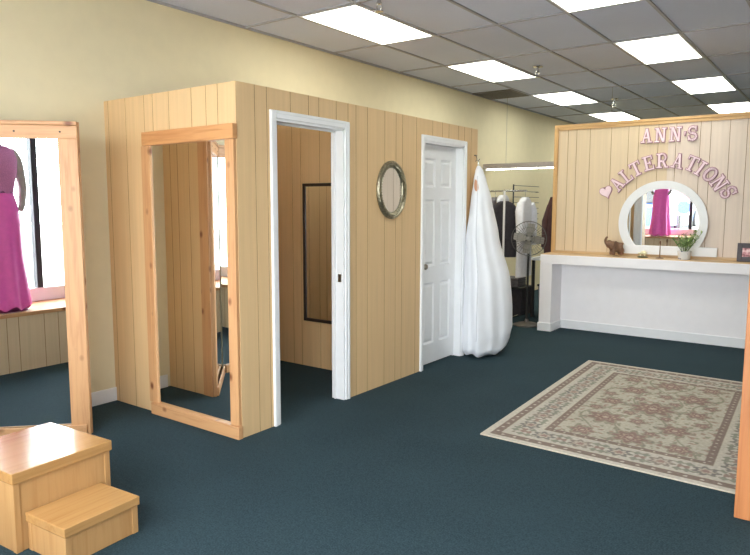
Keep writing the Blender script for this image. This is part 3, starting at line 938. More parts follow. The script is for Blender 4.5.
# ------------------------------------------------------------------ rug
RW, RL = 1.665, 2.475
rug = thing('area_rug', 'cream rectangular rug with brown banded border and rose floral pattern on the carpet', 'rug', (-1.895, 3.782, 0.0), math.radians(-0.7))
def rug_color(x, y):
    """pattern in rug coordinates: x across 0..RW, y along 0..RL"""
    d = min(x, RW - x, y, RL - y)
    cream = (196, 182, 158); brown = (132, 106, 92); rose = (150, 112, 98); green = (132, 130, 104); grey = (120, 114, 110)
    wob = mnoise.noise((x * 9, y * 9, 1.0)) * 0.5
    def rosette(px, py, cx, cy, R, k, sx=1.0):
        dx, dy = (px - cx) / sx, py - cy
        r = math.hypot(dx, dy); a = math.atan2(dy, dx)
        return r / (R * (1 + 0.22 * math.cos(k * a)))
    along_y = (d == x or d == RW - x)
    s = y if along_y else x
    if d < 0.045:
        return (202, 190, 168)
    if d < 0.105:
        c = brown
        u = (s / 0.085) % 1 - 0.5
        if math.hypot(u * 0.085, d - 0.075) < 0.011:
            c = (196, 180, 158)
        return c
    if d < 0.115:
        return cream
    if d < 0.315:
        c = (192, 180, 160)
        w0 = 0.24
        i = math.floor(s / w0); u = s - (i + 0.5) * w0
        q = rosette(u, d - 0.215, 0, 0, 0.062, 7, 1.1)
        if q < 0.35: c = (158, 120, 104)
        elif q < 0.6: c = (186, 168, 146)
        elif q < 1.0: c = (124, 116, 106) if i % 2 else (140, 122, 108)
        else:
            e1 = rosette(abs(u) - 0.095, abs(d - 0.215) - 0.052, 0, 0, 0.024, 4)
            e2 = rosette(abs(u) - 0.105, d - 0.215, 0, 0, 0.020, 3)
            if e1 < 1: c = (136, 134, 114)
            elif e2 < 1: c = (152, 118, 102)
            elif abs(d - 0.215 - 0.055 * math.sin(u * 2 * PI / w0)) < 0.008: c = (134, 130, 112)
        return c
    if d < 0.325:
        return cream
    if d < 0.37:
        u = (s / 0.07) % 1 - 0.5
        return (196, 180, 158) if math.hypot(u * 0.07, d - 0.348) < 0.008 else brown
    # field: big rosettes joined by vines, mirrored about the middle
    c = (184, 172, 148)
    X, Y = x - RW / 2, y - RL / 2
    vine = [abs(X - 0.17 * math.sin(Y * 5.2 + 0.6)) , abs(X + 0.17 * math.sin(Y * 5.2 + 0.6)), abs(X - 0.33 + 0.08 * math.sin(Y * 9)), abs(X + 0.33 - 0.08 * math.sin(Y * 9 + 2))]
    if min(vine) < 0.008 + 0.004 * wob:
        c = (140, 134, 106)
    k = (mnoise.noise((x * 26, y * 26, 5.0)), mnoise.noise((x * 26, y * 26, 9.0)))
    if k[0] > 0.34: c = (142, 134, 108)
    if k[1] > 0.36: c = (158, 122, 104)
    big = [(0.0, 0.0, .13, 8), (0.22, 0.42, .105, 7), (-0.22, 0.42, .085, 6), (-0.24, -0.40, .105, 7), (0.22, -0.42, .085, 6), (0.0, 0.72, .10, 8), (0.0, -0.72, .10, 8), (.30, 0.02, .07, 6), (-.30, 0.02, .07, 6),
           (.30, .76, .07, 6), (-.30, .76, .07, 6), (.30, -.76, .07, 6), (-.30, -.76, .07, 6), (0.03, .37, .05, 5), (-.03, -.37, .05, 5), (.36, -.2, .045, 5), (-.36, .22, .045, 5), (.36, .24, .045, 5), (-.36, -.2, .045, 5), (.12, .2, .04, 5), (-.12, -.2, .04, 5), (.13, -.2, .04, 5), (-.13, .2, .04, 5), (.1, -.58, .04, 5), (-.12, .58, .04, 5)]
    for bx, by, R, kk in big:
        q = rosette(X, Y, bx, by, R, kk)
        if q < 1.25 + 0.3 * wob:
            if q < 0.22: c = (186, 160, 136)
            elif q < 0.45: c = (140, 98, 88)
            elif q < 0.58: c = (176, 148, 124)
            elif q < 0.95: c = (142, 108, 94)
            elif q < 1.1: c = (160, 138, 114)
            else: c = (138, 130, 108)
            break
    return c
nx, ny = 230, 355
verts = []; cols = []
for j in range(ny + 1):
    for i in range(nx + 1):
        x, y = RW * i / nx, RL * j / ny
        verts.append((x - 0.052 * y, y, 0.009))
        r, g, bl = rug_color(x, y)
        f = 1 + 0.10 * mnoise.noise((x * 60, y * 60, 2)) + 0.04 * mnoise.noise((x * 5, y * 5, 7))
        g_ = (r + g + bl) / 3                                    # muted, worn pile
        r, g, bl = [g_ + (q - g_) * 0.72 for q in (r, g, bl)]
        r, g, bl = [176 + (q - 176) * 0.86 for q in (r, g, bl)]
        cols.extend((lin(min(255, r * f) / 255), lin(min(255, g * f) / 255), lin(min(255, bl * f) / 255), 1.0))
faces = [(j * (nx + 1) + i, j * (nx + 1) + i + 1, (j + 1) * (nx + 1) + i + 1, (j + 1) * (nx + 1) + i) for j in range(ny) for i in range(nx)]
# thin edge down to the floor
edge = [i for i in range(nx + 1)] + [j * (nx + 1) + nx for j in range(1, ny + 1)] + [ny * (nx + 1) + i for i in range(nx - 1, -1, -1)] + [j * (nx + 1) for j in range(ny - 1, 0, -1)]
base = len(verts)
for e in edge:
    verts.append((verts[e][0], verts[e][1], 0.001)); cols.extend((lin(0.72), lin(0.66), lin(0.58), 1.0))
for k in range(len(edge)):
    k2 = (k + 1) % len(edge)
    faces.append((edge[k], base + k, base + k2, edge[k2]))
me = bpy.data.meshes.new('pile'); me.from_pydata(verts, [], faces)
ca = me.color_attributes.new('weave', 'FLOAT_COLOR', 'POINT'); ca.data.foreach_set('color', cols)
t = NT('woven_rug')
at = t.n('ShaderNodeVertexColor'); at.layer_name = 'weave'
v = t.obj(); nz = t.n('ShaderNodeTexNoise', Scale=300.0); t.l(v, nz.inputs['Vector'])
t.l(at.outputs['Color'], t.b.inputs['Base Color']); t.b.inputs['Roughness'].default_value = 0.95
t.b.inputs['Specular IOR Level'].default_value = 0.1
t.bump(nz.outputs['Fac'], 0.4, 0.003)
me.materials.append(t.m)
o = bpy.data.objects.new('pile', me); COL.objects.link(o); o.parent = rug

# ------------------------------------------------------------------ pine partition at the right edge
pp = thing('wooden_partition', 'orange pine upright of a low partition at the right edge of the photo', 'partition', (-0.379, 3.474, 0))
m = MB(); m.box((0, 0, 0), (0.14, 0.035, 1.95), bev=0.004); m.build('stile', M_pine_or, pp)
m = MB(); panel_sheet(m, 0.1395, 0.56, 0.0, 1.95, [0.22, 0.36, 0.45], lambda u, d, z: (u, 0.008 - d, z), thick=0.02); m.build('panel', [M_panel, M_groove], pp)
m = MB(); m.box((0.56, 0, 0), (0.70, 0.035, 1.95), bev=0.004); m.build('stile', M_pine_or, pp)
for x in (0.05, 0.60):
    m = MB(); m.box((x, 0.0355, 0.0), (x + 0.05, 0.25, 0.06), bev=0.004); m.build('foot', M_pine_or, pp)

# ------------------------------------------------------------------ garment bag hanging at the far corner
gb = thing('garment_bag', 'full white garment bag hanging to the floor beside the closed white door', 'garment bag', (0, 0, 0))
def lerp_tab(tab, z):
    for a, c in zip(tab, tab[1:]):
        if a[0] <= z <= c[0]:
            t_ = (z - a[0]) / (c[0] - a[0]); t_ = t_ * t_ * (3 - 2 * t_) * 0.4 + t_ * 0.6
            return [p + (q - p) * t_ for p, q in zip(a[1:], c[1:])]
    return list(tab[0][1:]) if z < tab[0][0] else list(tab[-1][1:])
#       z     cx     cy    rx    ry
BAG = [(0.012, -2.975, 5.99, .175, .290), (0.06, -2.955, 5.99, .205, .335), (0.25, -2.945, 5.985, .224, .350), (0.45, -2.94, 5.97, .222, .342), (0.75, -2.935, 5.945, .205, .308), (1.2, -2.968, 5.89, .140, .215),
       (1.55, -3.00, 5.905, .090, .138), (1.75, -3.026, 5.92, .055, .085), (1.84, -3.04, 5.925, .034, .055), (1.885, -3.05, 5.93, .014, .018)]
rings = []
nr, nz_ = 96, 90
for j in range(nz_ + 1):
    z = 0.012 + (1.885 - 0.012) * j / nz_
    cx_, cy_, rx, ry = lerp_tab(BAG, z)
    ring = []
    for k in range(nr):
        a = 2 * PI * k / nr
        amp = 0.045 * min(1, max(0, (1.9 - z) / 0.9))
        f = 1 + amp * math.sin(5 * a + 1.3 + 0.8 * z) + amp * 0.5 * math.sin(9 * a + 2.1 * z + 0.4) + amp * 0.9 * (0.5 - abs(math.sin(6 * a + 1.1 * z + 0.9))) + 0.05 * mnoise.noise((math.cos(a) * 1.6, math.sin(a) * 1.6, z * 2.2))
        if z < 0.3:
            f += 0.05 * (1 - z / 0.3) * mnoise.noise((math.cos(a) * 4, math.sin(a) * 4, z * 9 + 3))
        x, y = cx_ + rx * f * math.cos(a), cy_ + ry * f * math.sin(a)
        zz = z
        if z < 0.30:      # the far right side of the hem is lifted off the carpet
            lift = max(0.0, math.sin(a) * 0.8 + math.cos(a) * 0.25) * 0.10 * (1 - z / 0.30)
            zz = z + lift + 0.012 * (1 - z / 0.3) * (1 + math.sin(7 * a))
        ring.append((max(x, XF + 0.026), y, zz))
    rings.append(ring)
m = MB(); m.loft(rings); m.build('bag', M_vinyl, gb, smooth=True)
m = MB()
# zip seam running down the front
zp = []
for j in range(8, nz_ - 4):
    p = Vector(rings[j][int(nr * 0.80)]); p += Vector((0.25, -0.97, 0)) * 0.002
    zp.append(p)
m.tube(zp, 0.004, 6); m.build('zip', plain('white_zip', rgb(214, 214, 220), 0.4), gb, smooth=True)
# peach patch showing near the top
m = MB()
def bag_pt(z, fr):
    j = (z - 0.012) / (1.885 - 0.012) * nz_; j0 = int(j); t_ = j - j0
    k = fr * nr; k0 = int(k) % nr; kt = k - int(k)
    P = Vector(rings[j0][k0]).lerp(Vector(rings[j0][(k0 + 1) % nr]), kt).lerp(Vector(rings[j0 + 1][k0]).lerp(Vector(rings[j0 + 1][(k0 + 1) % nr]), kt), t_)
    return P + Vector((0.35, -0.93, 0.1)) * 0.004
pts = [bag_pt(1.69 + 0.055 * math.sin(2 * PI * k / 18) - 0.02 * math.cos(2 * PI * k / 18), 0.755 + 0.06 * math.cos(2 * PI * k / 18)) for k in range(18)]
cc = bag_pt(1.69, 0.755)
for k in range(18):
    m.poly([cc, pts[k], pts[(k + 1) % 18]])
for k in range(18):
    m.poly([pts[k], pts[k] + Vector((-0.02, 0.05, 0)) * 0.15, pts[(k + 1) % 18] + Vector((-0.02, 0.05, 0)) * 0.15, pts[(k + 1) % 18]])
o = m.build('patch', M_peach, gb); o['label'] = 'peach coloured patch'
m = MB()
hk = [(-3.05, 5.93, 1.875), (-3.05, 5.93, 1.905)] + [(-3.05 - 0.018 + 0.018 * math.cos(a), 5.93, 1.922 + 0.020 * math.sin(a)) for a in [PI * k / 8 - 0.3 for k in range(9)]]
m.tube(hk, 0.0032, 8); m.build('hanger_hook', M_chrome, gb, smooth=True)
m = MB(); m.tube([(XF + 0.001, 5.93, 1.99), (XF + 0.03, 5.93, 1.985)], 0.006, 8); m.tube([(XF + 0.02, 5.93, 1.985), (XF + 0.032, 5.93, 1.955), (XF + 0.030, 5.93, 1.942), (XF + 0.044, 5.93, 1.936), (XF + 0.062, 5.93, 1.952)], 0.004, 8)
tag(m.build('wall_hook', M_nickel, smooth=True), 'small metal hook on the panelled corner holding the white garment bag', 'hook')

# ------------------------------------------------------------------ back area behind the counter wall
# fluorescent strip under a shelf
fl = thing('strip_light', 'long grey fluorescent strip light across the back room above the clothes rack', 'light', (-4.5, 8.98, 2.0))
m = MB(); m.box((0, -0.09, 0.028), (2.1, 0.12, 0.10), bev=0.006); m.build('housing', plain('grey_shelf_metal', rgb(176, 166, 160), 0.5), fl)
m = MB(); m.tube([(0.05, -0.05, 0.018), (2.05, -0.05, 0.018)], 0.008, 10); m.build('tube', M_tube, fl, smooth=True)
for x in (0.02, 2.05):
    m = MB(); m.box((x, -0.075, 0.0), (x + 0.03, -0.025, 0.036), bev=0.003); m.build('tube_socket', M_white, fl)
for x in (0.3, 1.8):
    m = MB(); m.tube([(x, 0.05, 0.099), (x, 0.05, ZC - 2.0)], 0.002, 6); m.build('hanging_rod', M_nickel, fl)

# clothes rack
rk = thing('clothes_rack', 'metal clothes rack with garments hanging behind the white garment bag', 'clothes rack', (-3.65, 7.96, 0))
m = MB(); m.tube([(-0.75, 0, 1.68), (0.25, 0, 1.68)], 0.012, 12); m.tube([(0.06, -0.26, 1.68), (0.06, 0.0, 1.68)], 0.012, 12); m.build('rail', M_chrome, rk, smooth=True)
m = MB(); m.tube([(0.06, -0.26, 0.03), (0.06, -0.26, 1.68)], 0.014, 12); m.build('post', M_white, rk, smooth=True)
m = MB(); m.tube([(-0.72, 0, 0.03), (-0.72, 0, 1.68)], 0.014, 12); m.build('post', M_chrome, rk, smooth=True)
for x in (0.06, -0.72):
    m = MB(); m.tube([(x, -0.28, 0.025), (x, 0.24, 0.025)], 0.014, 10); m.build('foot', M_chrome, rk, smooth=True)

def hanging_garment(name, label, cat, x, y, ztop, length, half, thick, mat, flare=1.0, sleeve=None, rot=0.0, group='clothes hanging on the rack', collar=None, cut=0.0):
    """garment whose shoulders run along y, hung from a rail at (x, y)"""
    g = thing(name, label, cat, (x, y, ztop), rot, group)
    rings = []
    n = 40
    prof = [(0.0, 0.05, 0.04), (-0.02, 0.10, 0.05), (-0.05, half * 0.75, 0.055), (-0.10, half * 0.98, thick), (-0.25, half * 0.94, thick * 1.1), (-length * 0.55, half * 0.92 * (1 + (flare - 1) * 0.4), thick * 1.2), (-length, half * flare, thick * 1.2)]
    for k in range(31):
        z = -length * k / 30
        for a, c in zip(prof, prof[1:]):
            if c[0] <= z <= a[0]:
                t_ = (z - a[0]) / (c[0] - a[0]); h_, d_ = a[1] + (c[1] - a[1]) * t_, a[2] + (c[2] - a[2]) * t_
                break
        ring = []
        for i in range(n):
            a = 2 * PI * i / n
            f = 1 + 0.10 * min(1, -z / 0.3) * math.sin(4 * a + 2 * z) + 0.06 * math.sin(7 * a + 5 * z)
            ring.append((d_ * f * math.cos(a), h_ * math.copysign(abs(math.sin(a)) ** 0.8, math.sin(a)), z + (cut * math.sin(a) if k > 26 else 0)))
        rings.append(ring)
    m = MB(); m.loft(rings); m.build('garment_body', mat, g, smooth=True)
    if sleeve:
        for sy in (-1, 1):
            m = MB()
            m.tube([(0.01, sy * half * 0.80, -0.085), (0.02, sy * half * 1.02, -0.18), (0.03, sy * half * 1.08, -0.36), (0.035, sy * half * 1.05, -sleeve)], [0.05, 0.058, 0.05, 0.042], 12)
            m.build('sleeve', mat, g, smooth=True)
    m = MB()
    up = 1.68 - ztop + 0.012
    hkp = [(0, 0, -0.01), (0, 0, up - 0.03)] + [(0.0, 0.016 - 0.018 * math.cos(a), up - 0.020 + 0.020 * math.sin(a)) for a in [PI * k / 6 for k in range(7)]]
    m.tube(hkp, 0.003, 6); m.build('hanger_hook', M_chrome, g, smooth=True)
    return g
M_jacket = plain('dark_charcoal_cloth', rgb(58, 54, 60), 0.9, var=0.2)
M_shirt = plain('white_cotton', rgb(232, 232, 238), 0.8)
M_greycloth = plain('grey_cloth', rgb(120, 116, 120), 0.9, var=0.15)
hanging_garment('suit_jacket', 'dark charcoal jacket hanging on the rack beside the white post', 'jacket', -3.65, 7.83, 1.55, 0.72, 0.18, 0.042, M_jacket, sleeve=0.60, rot=math.radians(-48))
hanging_garment('white_shirt', 'long white shirt hanging at the right end of the rack, beside the fan', 'shirt', -3.44, 8.00, 1.60, 1.02, 0.20, 0.04, M_shirt, flare=1.12, sleeve=0.62)
hanging_garment('white_dress', 'white dress hanging on the rack, its shoulders showing behind the dark jacket', 'dress', -3.73, 7.96, 1.63, 0.66, 0.19, 0.03, M_shirt, flare=1.0)
hanging_garment('grey_dress', 'long grey dress hanging on the rack, next behind the white dress', 'dress', -3.84, 7.96, 1.60, 1.22, 0.17, 0.03, M_greycloth)
hanging_garment('black_dress', 'black dress hanging on the rack, half hidden by the garment bag', 'dress', -3.96, 7.96, 1.60, 1.25, 0.18, 0.04, M_jacket)

# black gridwall on the left wall
gw_ = thing('wire_grid_panel', 'black wire grid panel fixed to the yellowish back wall above the fan', 'wire grid', (XL + 0.04, 9.92, 1.15))
m = MB()
for y in (0,):
    m.tube([(0, y, 0), (0, y, 0.68)], 0.012, 8)
m.build('upright', M_black, gw_)
m = MB()
for k in range(8):
    z = 0.02 + k * 0.092
    m.tube([(0, 0, z), (0, 1.05, z)], 0.005, 6)
m.build('wire', M_black, gw_)
for y in (0.0, 1.0):
    for z in (0.02 + 0.092, 0.02 + 6 * 0.092):
        m = MB(); m.tube([(-0.0395, y, z), (0.004, y, z)], 0.008, 6); m.build('bracket', M_black, gw_)

# pedestal fan
fn = thing('pedestal_fan', 'black pedestal fan with round wire cage standing by the counter end', 'fan', (-3.25, 7.70, 0))
m = MB(); m.lathe([(0.0, 0), (0.165, 0), (0.165, 0.012), (0.12, 0.028), (0.03, 0.045), (0.022, 0.08), (0.0, 0.08)], 30); m.build('base', plain('grey_fan_base', rgb(110, 104, 100), 0.35, metal=0.5), fn, smooth=True)
m = MB(); m.tube([(0, 0, 0.05), (0, 0, 1.02)], [0.015, 0.013], 12); m.build('pole', M_black, fn, smooth=True)
hd = bpy.data.objects.new('fan_head', None)
AX = Vector((0.40, -0.92, 0.0)).normalized()
Mh = Matrix.Translation((0, 0, 1.09)) @ Vector((0, 0, 1)).rotation_difference(AX).to_matrix().to_4x4()
m = MB(); m.lathe([(0.0, -0.13), (0.045, -0.12), (0.055, -0.06), (0.052, -0.02), (0.02, 0.0), (0.0, 0.0)], 20, M=Mh); m.build('motor', M_black, fn, smooth=True)
m = MB()
m.tube([Mh @ Vector((0.21 * math.cos(2 * PI * k / 40), 0.21 * math.sin(2 * PI * k / 40), 0.04)) for k in range(40)], 0.005, 6, closed=True)
for r_, zz in ((0.07, 0.085), (0.14, 0.075)):
    m.tube([Mh @ Vector((r_ * math.cos(2 * PI * k / 32), r_ * math.sin(2 * PI * k / 32), zz)) for k in range(32)], 0.0022, 5, closed=True)
for k in range(36):
    a = 2 * PI * k / 36
    c_, s_ = math.cos(a), math.sin(a)
    m.tube([Mh @ Vector((0.03 * c_, 0.03 * s_, 0.09)), Mh @ Vector((0.14 * c_, 0.14 * s_, 0.075)), Mh @ Vector((0.208 * c_, 0.208 * s_, 0.04)), Mh @ Vector((0.13 * c_, 0.13 * s_, -0.01)), Mh @ Vector((0.05 * c_, 0.05 * s_, -0.02))], 0.0014, 4)
m.build('cage', plain('dark_grey_wire', rgb(92, 90, 88), 0.5), fn)
m = MB()
m.lathe([(0.0, 0.01), (0.028, 0.01), (0.03, 0.05), (0.0, 0.06)], 16, M=Mh)
for k in range(4):
    a = 2 * PI * k / 4 + 0.3
    R_ = Matrix.Rotation(a, 4, 'Z')
    pts_ = [(0.025, -0.02, 0.02), (0.10, -0.06, 0.012), (0.185, -0.045, 0.018), (0.185, 0.03, 0.045), (0.10, 0.05, 0.05), (0.025, 0.02, 0.04)]
    top_ = [Mh @ (R_ @ Vector(p)) for p in pts_]; bot_ = [Mh @ (R_ @ (Vector(p) + Vector((0, 0, -0.004)))) for p in pts_]
    m.poly(top_); m.poly(bot_[::-1])
    for i in range(6):
        m.poly([top_[i], bot_[i], bot_[(i + 1) % 6], top_[(i + 1) % 6]])
m.build('blade', plain('dark_grey_blade', rgb(150, 148, 142), 0.4), fn)

# sewing table with a machine, bins and a folded cloth below
tb = thing('sewing_table', 'work table with white top partly hidden behind the counter end', 'table', (-3.50, 8.28, 0))
m = MB(); m.box((0, 0, 0.77), (1.2, 0.55, 0.80), bev=0.004); m.build('table_top', M_white, tb)
for (x, y) in ((0.04, 0.04), (1.13, 0.04), (0.04, 0.48), (1.13, 0.48)):
    m = MB(); m.box((x, y, 0), (x + 0.035, y + 0.035, 0.77)); m.build('leg', M_black, tb)
sm = thing('sewing_machine', 'grey sewing machine on the white work table behind the fan', 'sewing machine', (-3.38, 8.50, 0.80))
M_sm = plain('grey_machine_shell', rgb(112, 112, 108), 0.4)
m = MB(); m.box((0, -0.09, 0), (0.40, 0.09, 0.06), bev=0.012); m.build('bed', M_sm, sm)
m = MB(); m.box((0.28, -0.06, 0.06), (0.39, 0.06, 0.30), bev=0.02); m.box((0.0, -0.055, 0.20), (0.30, 0.055, 0.31), bev=0.02); m.box((0.0, -0.05, 0.11), (0.09, 0.05, 0.22), bev=0.015); m.build('arm', M_sm, sm)
m = MB(); m.lathe([(0.0, 0), (0.055, 0), (0.055, 0.022), (0.0, 0.022)], 20, M=Matrix.Translation((0.39, 0, 0.24)) @ Matrix.Rotation(PI / 2, 4, 'Y')); m.build('hand_wheel', M_black, sm, smooth=True)
m = MB()
m.tube([(0.04, 0, 0.11), (0.04, 0, 0.065)], 0.004, 6); m.box((0.02, -0.012, 0.061), (0.06, 0.012, 0.066)); m.build('needle_bar', M_chrome, sm)
def bin_(label, x, y, w, d, h, mat):
    t_ = thing('storage_bin', label, 'bin', (x, y, 0), 0, 'dark bins on the floor of the back room')
    m = MB()
    A_ = [(0.02, 0.02), (w - 0.02, 0.02), (w - 0.02, d - 0.02), (0.02, d - 0.02)]
    m.loft([[(p[0], p[1], 0.0) for p in A_], [((p[0] - w / 2) * 1.1 + w / 2, (p[1] - d / 2) * 1.1 + d / 2, h) for p in A_]]); m.build('tub', mat, t_)
    m = MB(); m.box((-0.01, -0.01, h), (w + 0.01, d + 0.01, h + 0.025), bev=0.006); m.build('lid', M_black, t_)
bin_('dark storage bin on the floor under the hanging clothes', -4.10, 8.28, 0.52, 0.40, 0.36, M_jacket)
bin_('grey storage bin on the floor under the white work table', -3.38, 8.36, 0.42, 0.36, 0.42, M_greycloth)
bin_('tall dark storage bin on the floor under the white work table, farther right', -2.90, 8.36, 0.42, 0.36, 0.46, M_jacket)
# folded cloths on the first bin
fcl = MB()
for k in range(4):
    fcl.box((0.0, 0.0, 0.03 * k), (0.36, 0.28, 0.03 * k + 0.028), bev=0.012)
o = fcl.build('folded_cloth', M_greycloth); o.location = (-4.02, 8.34, 0.386)
tag(o, 'stack of folded grey cloth on the dark storage bin', 'cloth')
# dark coat hung on the end of the counter wall
ch = thing('dark_coat', 'dark brown coat hanging at the left end of the counter wall', 'coat', (-3.065, 7.98, 1.60))
M_coat = plain('dark_brown_coat_cloth', rgb(72, 46, 46), 0.9, var=0.15)
rings = []
for k in range(25):
    z = -0.80 * k / 24
    h_ = 0.03 + 0.085 * min(1, k / 7) + 0.02 * k / 24; d_ = 0.02 + 0.05 * min(1, k / 5)
    rings.append([(d_ * math.cos(a) * (1 + 0.1 * math.sin(5 * a + 4 * z)) - 0.01, h_ * math.sin(a) * (1 + 0.1 * math.sin(4 * a + 3 * z)), z) for a in [2 * PI * i / 28 for i in range(28)]])
m = MB(); m.loft(rings); m.build('coat_body', M_coat, ch, smooth=True)
m = MB(); m.tube([(-0.015, -0.06, -0.10), (-0.05, -0.10, -0.30), (-0.055, -0.11, -0.62)], [0.03, 0.042, 0.034], 10); m.build('sleeve', M_coat, ch, smooth=True)
m = MB(); m.tube([(0.0, 0, -0.01), (0.02, -0.02, 0.03), (0.06, -0.02, 0.03)], 0.006, 6); m.build('loop', M_coat, ch)

# ------------------------------------------------------------------ shop window display and the street
mq = thing('mannequin', 'grey mannequin standing on the window ledge wearing the pink gown', 'mannequin', (-3.455, 0.06, 0.535))
V = [(0, 0, .98, (.135, .10)), (0, 0, 1.08, (.115, .085)), (0, 0, 1.25, (.14, .10)), (0, 0, 1.38, (.12, .08)), (0, 0, 1.46, .05), (0, 0, 1.54, .045), (0, 0.012, 1.60, .062), (0, 0.015, 1.68, .078), (0, 0.01, 1.75, .058),
     (.14, 0, 1.415, .055), (.185, 0, 1.36, .048), (.225, -.01, 1.12, .040), (.185, .05, .96, .030), (.15, .08, .90, .026),
     (-.14, 0, 1.415, .055), (-.185, 0, 1.36, .048), (-.225, -.01, 1.12, .040), (-.185, .05, .96, .030), (-.15, .08, .90, .026),
     (.085, 0, .86, .095), (.09, 0, .50, .062), (.09, -.01, .10, .042), (.09, .09, .03, .028),
     (-.085, 0, .86, .095), (-.09, 0, .50, .062), (-.09, -.01, .10, .042), (-.09, .09, .03, .028)]
E_ = [(0, 1), (1, 2), (2, 3), (3, 4), (4, 5), (5, 6), (6, 7), (7, 8), (3, 9), (9, 10), (10, 11), (11, 12), (12, 13), (3, 14), (14, 15), (15, 16), (16, 17), (17, 18), (0, 19), (19, 20), (20, 21), (21, 22), (0, 23), (23, 24), (24, 25), (25, 26)]
skin_mesh('body', V, E_, M_skinform, mq)
m = MB(); m.lathe([(0.0, 0.0), (0.20, 0.0), (0.20, 0.008), (0.0, 0.010)], 30); m.build('stand_base', M_chrome, mq, smooth=True)
gn = thing('pink_gown', 'long hot pink gown on the mannequin in the shop window', 'dress', (-3.455, 0.06, 0.535))
GP = [(0.035, .215, .20), (0.2, .20, .185), (0.5, .175, .155), (0.80, .175, .145), (0.95, .158, .125), (1.06, .128, .098), (1.14, .142, .108), (1.25, .168, .128), (1.36, .178, .118), (1.44, .165, .085), (1.475, .09, .07)]
def gown(z0, z1, nl, name, mat):
    rings = []
    for j in range(nl + 1):
        z = z0 + (z1 - z0) * j / nl
        for a, c in zip(GP, GP[1:]):
            if a[0] <= z <= c[0] + 1e-6:
                t_ = (z - a[0]) / (c[0] - a[0]); rx, ry = a[1] + (c[1] - a[1]) * t_, a[2] + (c[2] - a[2]) * t_
                break
        am_ = 0.10 * max(0, (0.9 - z) / 0.9)
        rings.append([(rx * math.cos(t) * (1 + am_ * math.sin(9 * t)), ry * math.sin(t) * (1 + am_ * math.sin(9 * t + .7)), z + (0.02 * math.sin(9 * t) if j == 0 else 0)) for t in [2 * PI * i / 72 for i in range(72)]])
    m = MB(); m.loft(rings); return m.build(name, mat, gn, smooth=True)
gown(0.035, 1.06, 40, 'skirt', M_pinkdress)
o = gown(1.06, 1.475, 22, 'bodice', M_lace); o['label'] = 'mauve lace bodice'
# pink, white and blue board on posts outside
ps = thing('sign_board', 'pink and blue board on two posts outside, seen in the round mirror', 'sign', (-4.42, -6.0, -0.12))
m = MB(); m.box((0, -0.02, 0.80), (0.48, 0.0, 1.92), bev=0.004); m.build('board', plain('white_card', rgb(236, 230, 236), 0.5), ps)
m = MB(); m.box((0.0, 0.0005, 1.25), (0.48, 0.006, 1.66)); m.build('pink_band', plain('pink_print', rgb(232, 130, 176), 0.5), ps)
m = MB(); m.box((0.04, 0.0005, 1.72), (0.36, 0.006, 1.86)); m.build('blue_band', plain('pale_blue_print', rgb(120, 150, 205), 0.5), ps)
m = MB(); m.lathe([(0.0, 0), (0.2, 0), (0.2, 0.006), (0.0, 0.006)], 30, M=Matrix.Translation((0.24, 0.0005, 1.03)) @ Matrix.Rotation(-PI / 2, 4, 'X')); m.build('blue_disc', plain('blue_print', rgb(74, 98, 170), 0.5), ps)
for x in (0.06, 0.38):
    m = MB(); m.box((x, -0.06, 0), (x + 0.04, -0.021, 1.8)); m.build('post', M_alu, ps)
# parked blue car and a bush outside
M_blue = plain('blue_car_paint', rgb(58, 86, 140), 0.3, coat=0.6)
car = thing('car', 'blue car parked outside, seen through the shop window in the round mirror', 'car', (-6.0, -11.5, -0.12), 0)
prof = [(-0.9, .25), (.9, .25), (.92, .55), (.86, .95), (.66, 1.0), (.55, 1.5), (-.55, 1.5), (-.66, 1.0), (-.86, .95), (-.92, .55)]
rings = []
for y, s_, top in ((-2.2, .88, .72), (-2.0, .97, .8), (-1.2, 1.0, 1.0), (-0.6, 1.0, 1.5), (1.2, 1.0, 1.5), (1.9, .98, 1.02), (2.2, .9, .9)):
    rings.append([(x * s_, y, min(z, top) if z > .6 else z) for x, z in prof])
m = MB(); m.loft(rings); m.build('body', M_blue, car, smooth=True)
for (x, y) in ((-.86, -1.4), (.86, -1.4), (-.86, 1.35), (.86, 1.35)):
    m = MB(); m.lathe([(0.0, -.1), (.30, -.1), (.33, -.06), (.33, .06), (.30, .1), (0.0, .1)], 24, M=Matrix.Translation((x, y, .33)) @ Matrix.Rotation(PI / 2, 4, 'Y')); m.build('wheel', M_black, car, smooth=True)
m = MB(); m.poly([(-.62, 1.925, 1.06), (.62, 1.925, 1.06), (.52, 1.29, 1.46), (-.52, 1.29, 1.46)]); m.poly([(-.62, 1.92, 1.05), (-.52, 1.28, 1.45), (.52, 1.28, 1.45), (.62, 1.92, 1.05)]); m.build('windscreen', M_black, car)
for sx in (-1, 1):
    m = MB(); m.lathe([(0, 0), (.09, 0), (.07, .03), (0, .04)], 16, M=Matrix.Translation((sx * .6, 2.18, .68)) @ Matrix.Rotation(-PI / 2, 4, 'X')); m.build('headlight', M_chrome, car, smooth=True)
bs = thing('bush', 'green bush outside the shop window, seen in the dressing mirror', 'bush', (-2.0, -5.5, -0.12))
rp = random.Random(11); lf = MB(); m = MB()
for s in range(26):
    a = rp.uniform(0, 2 * PI); rr = rp.uniform(.2, .7); hh = rp.uniform(.5, 1.05)
    tip = Vector((rr * math.cos(a), rr * math.sin(a), hh)); m.tube([(0.05 * math.cos(a), 0.05 * math.sin(a), 0), tip * 0.6, tip], [.015, .01, .004], 5)
    for k in range(34):
        p = tip * rp.uniform(.45, 1.05) + Vector((rp.gauss(0, .08), rp.gauss(0, .08), rp.gauss(0, .06)))
        d = Vector((rp.gauss(0, 1), rp.gauss(0, 1), rp.gauss(0.4, .7))).normalized(); sd = d.orthogonal().normalized() * .022
        lf.poly([p, p + d * .05 + sd, p + d * .10, p + d * .05 - sd])
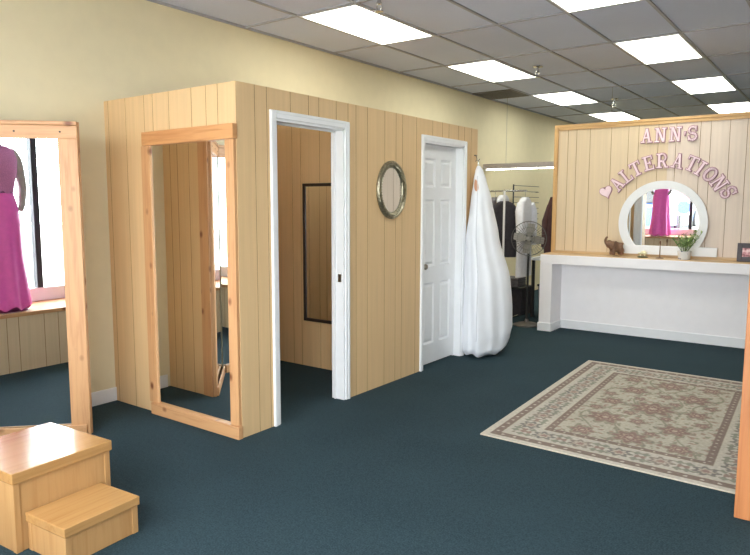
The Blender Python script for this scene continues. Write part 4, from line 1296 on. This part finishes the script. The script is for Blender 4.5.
m.build('stem', plain('brown_twig', rgb(92, 74, 52), 0.8), bs)
lf.build('foliage', plain('bush_leaf', rgb(70, 104, 62), 0.6, var=0.2), bs, fixn=False)

# ------------------------------------------------------------------ light
wd = bpy.data.worlds.new('daylight'); scene.world = wd
wd.use_nodes = True
bg = wd.node_tree.nodes['Background']
bg.inputs['Color'].default_value = (0.94, 0.955, 1.0, 1)
bg.inputs['Strength'].default_value = 14.5
def portal(x0, x1, z0, z1):
    L = bpy.data.lights.new('portal', 'AREA'); L.shape = 'RECTANGLE'; L.size = x1 - x0; L.size_y = z1 - z0
    L.cycles.is_portal = True
    o = bpy.data.objects.new('daylight_portal', L); COL.objects.link(o)
    o.location = ((x0 + x1) / 2, Y_STORE - 0.13, (z0 + z1) / 2); o.rotation_euler = (PI / 2, 0, 0)
portal(-3.99, -1.2, 0.54, 2.62)
portal(-1.2, 1.2, 0.0, 2.62)

# ------------------------------------------------------------------ camera
cam = bpy.data.cameras.new('camera'); co = bpy.data.objects.new('camera', cam); COL.objects.link(co)
cam.sensor_fit = 'HORIZONTAL'; cam.sensor_width = 36.0
cam.lens = 656.575 / 750 * 36.0
cam.clip_start = 0.05; cam.clip_end = 200
pi_, ro_, ya = 0.1104, 0.0022, 0.6293
F = Vector((-math.sin(ya) * math.cos(pi_), math.cos(ya) * math.cos(pi_), -math.sin(pi_)))
R = Vector((math.cos(ya), math.sin(ya), 0)); U = R.cross(F)
R2 = math.cos(ro_) * R + math.sin(ro_) * U; U2 = -math.sin(ro_) * R + math.cos(ro_) * U
co.matrix_world = Matrix(((R2.x, U2.x, -F.x, 0), (R2.y, U2.y, -F.y, 0), (R2.z, U2.z, -F.z, 1.5), (0, 0, 0, 1)))
scene.camera = co

scene.view_settings.view_transform = 'Standard'
scene.view_settings.look = 'None'
scene.view_settings.exposure = 0.0
scene.view_settings.gamma = 1.0
scene.view_settings.use_curve_mapping = False
scene.cycles.max_bounces = 12
scene.cycles.diffuse_bounces = 6
scene.cycles.glossy_bounces = 8
scene.cycles.transparent_max_bounces = 12
scene.cycles.sample_clamp_indirect = 8.0
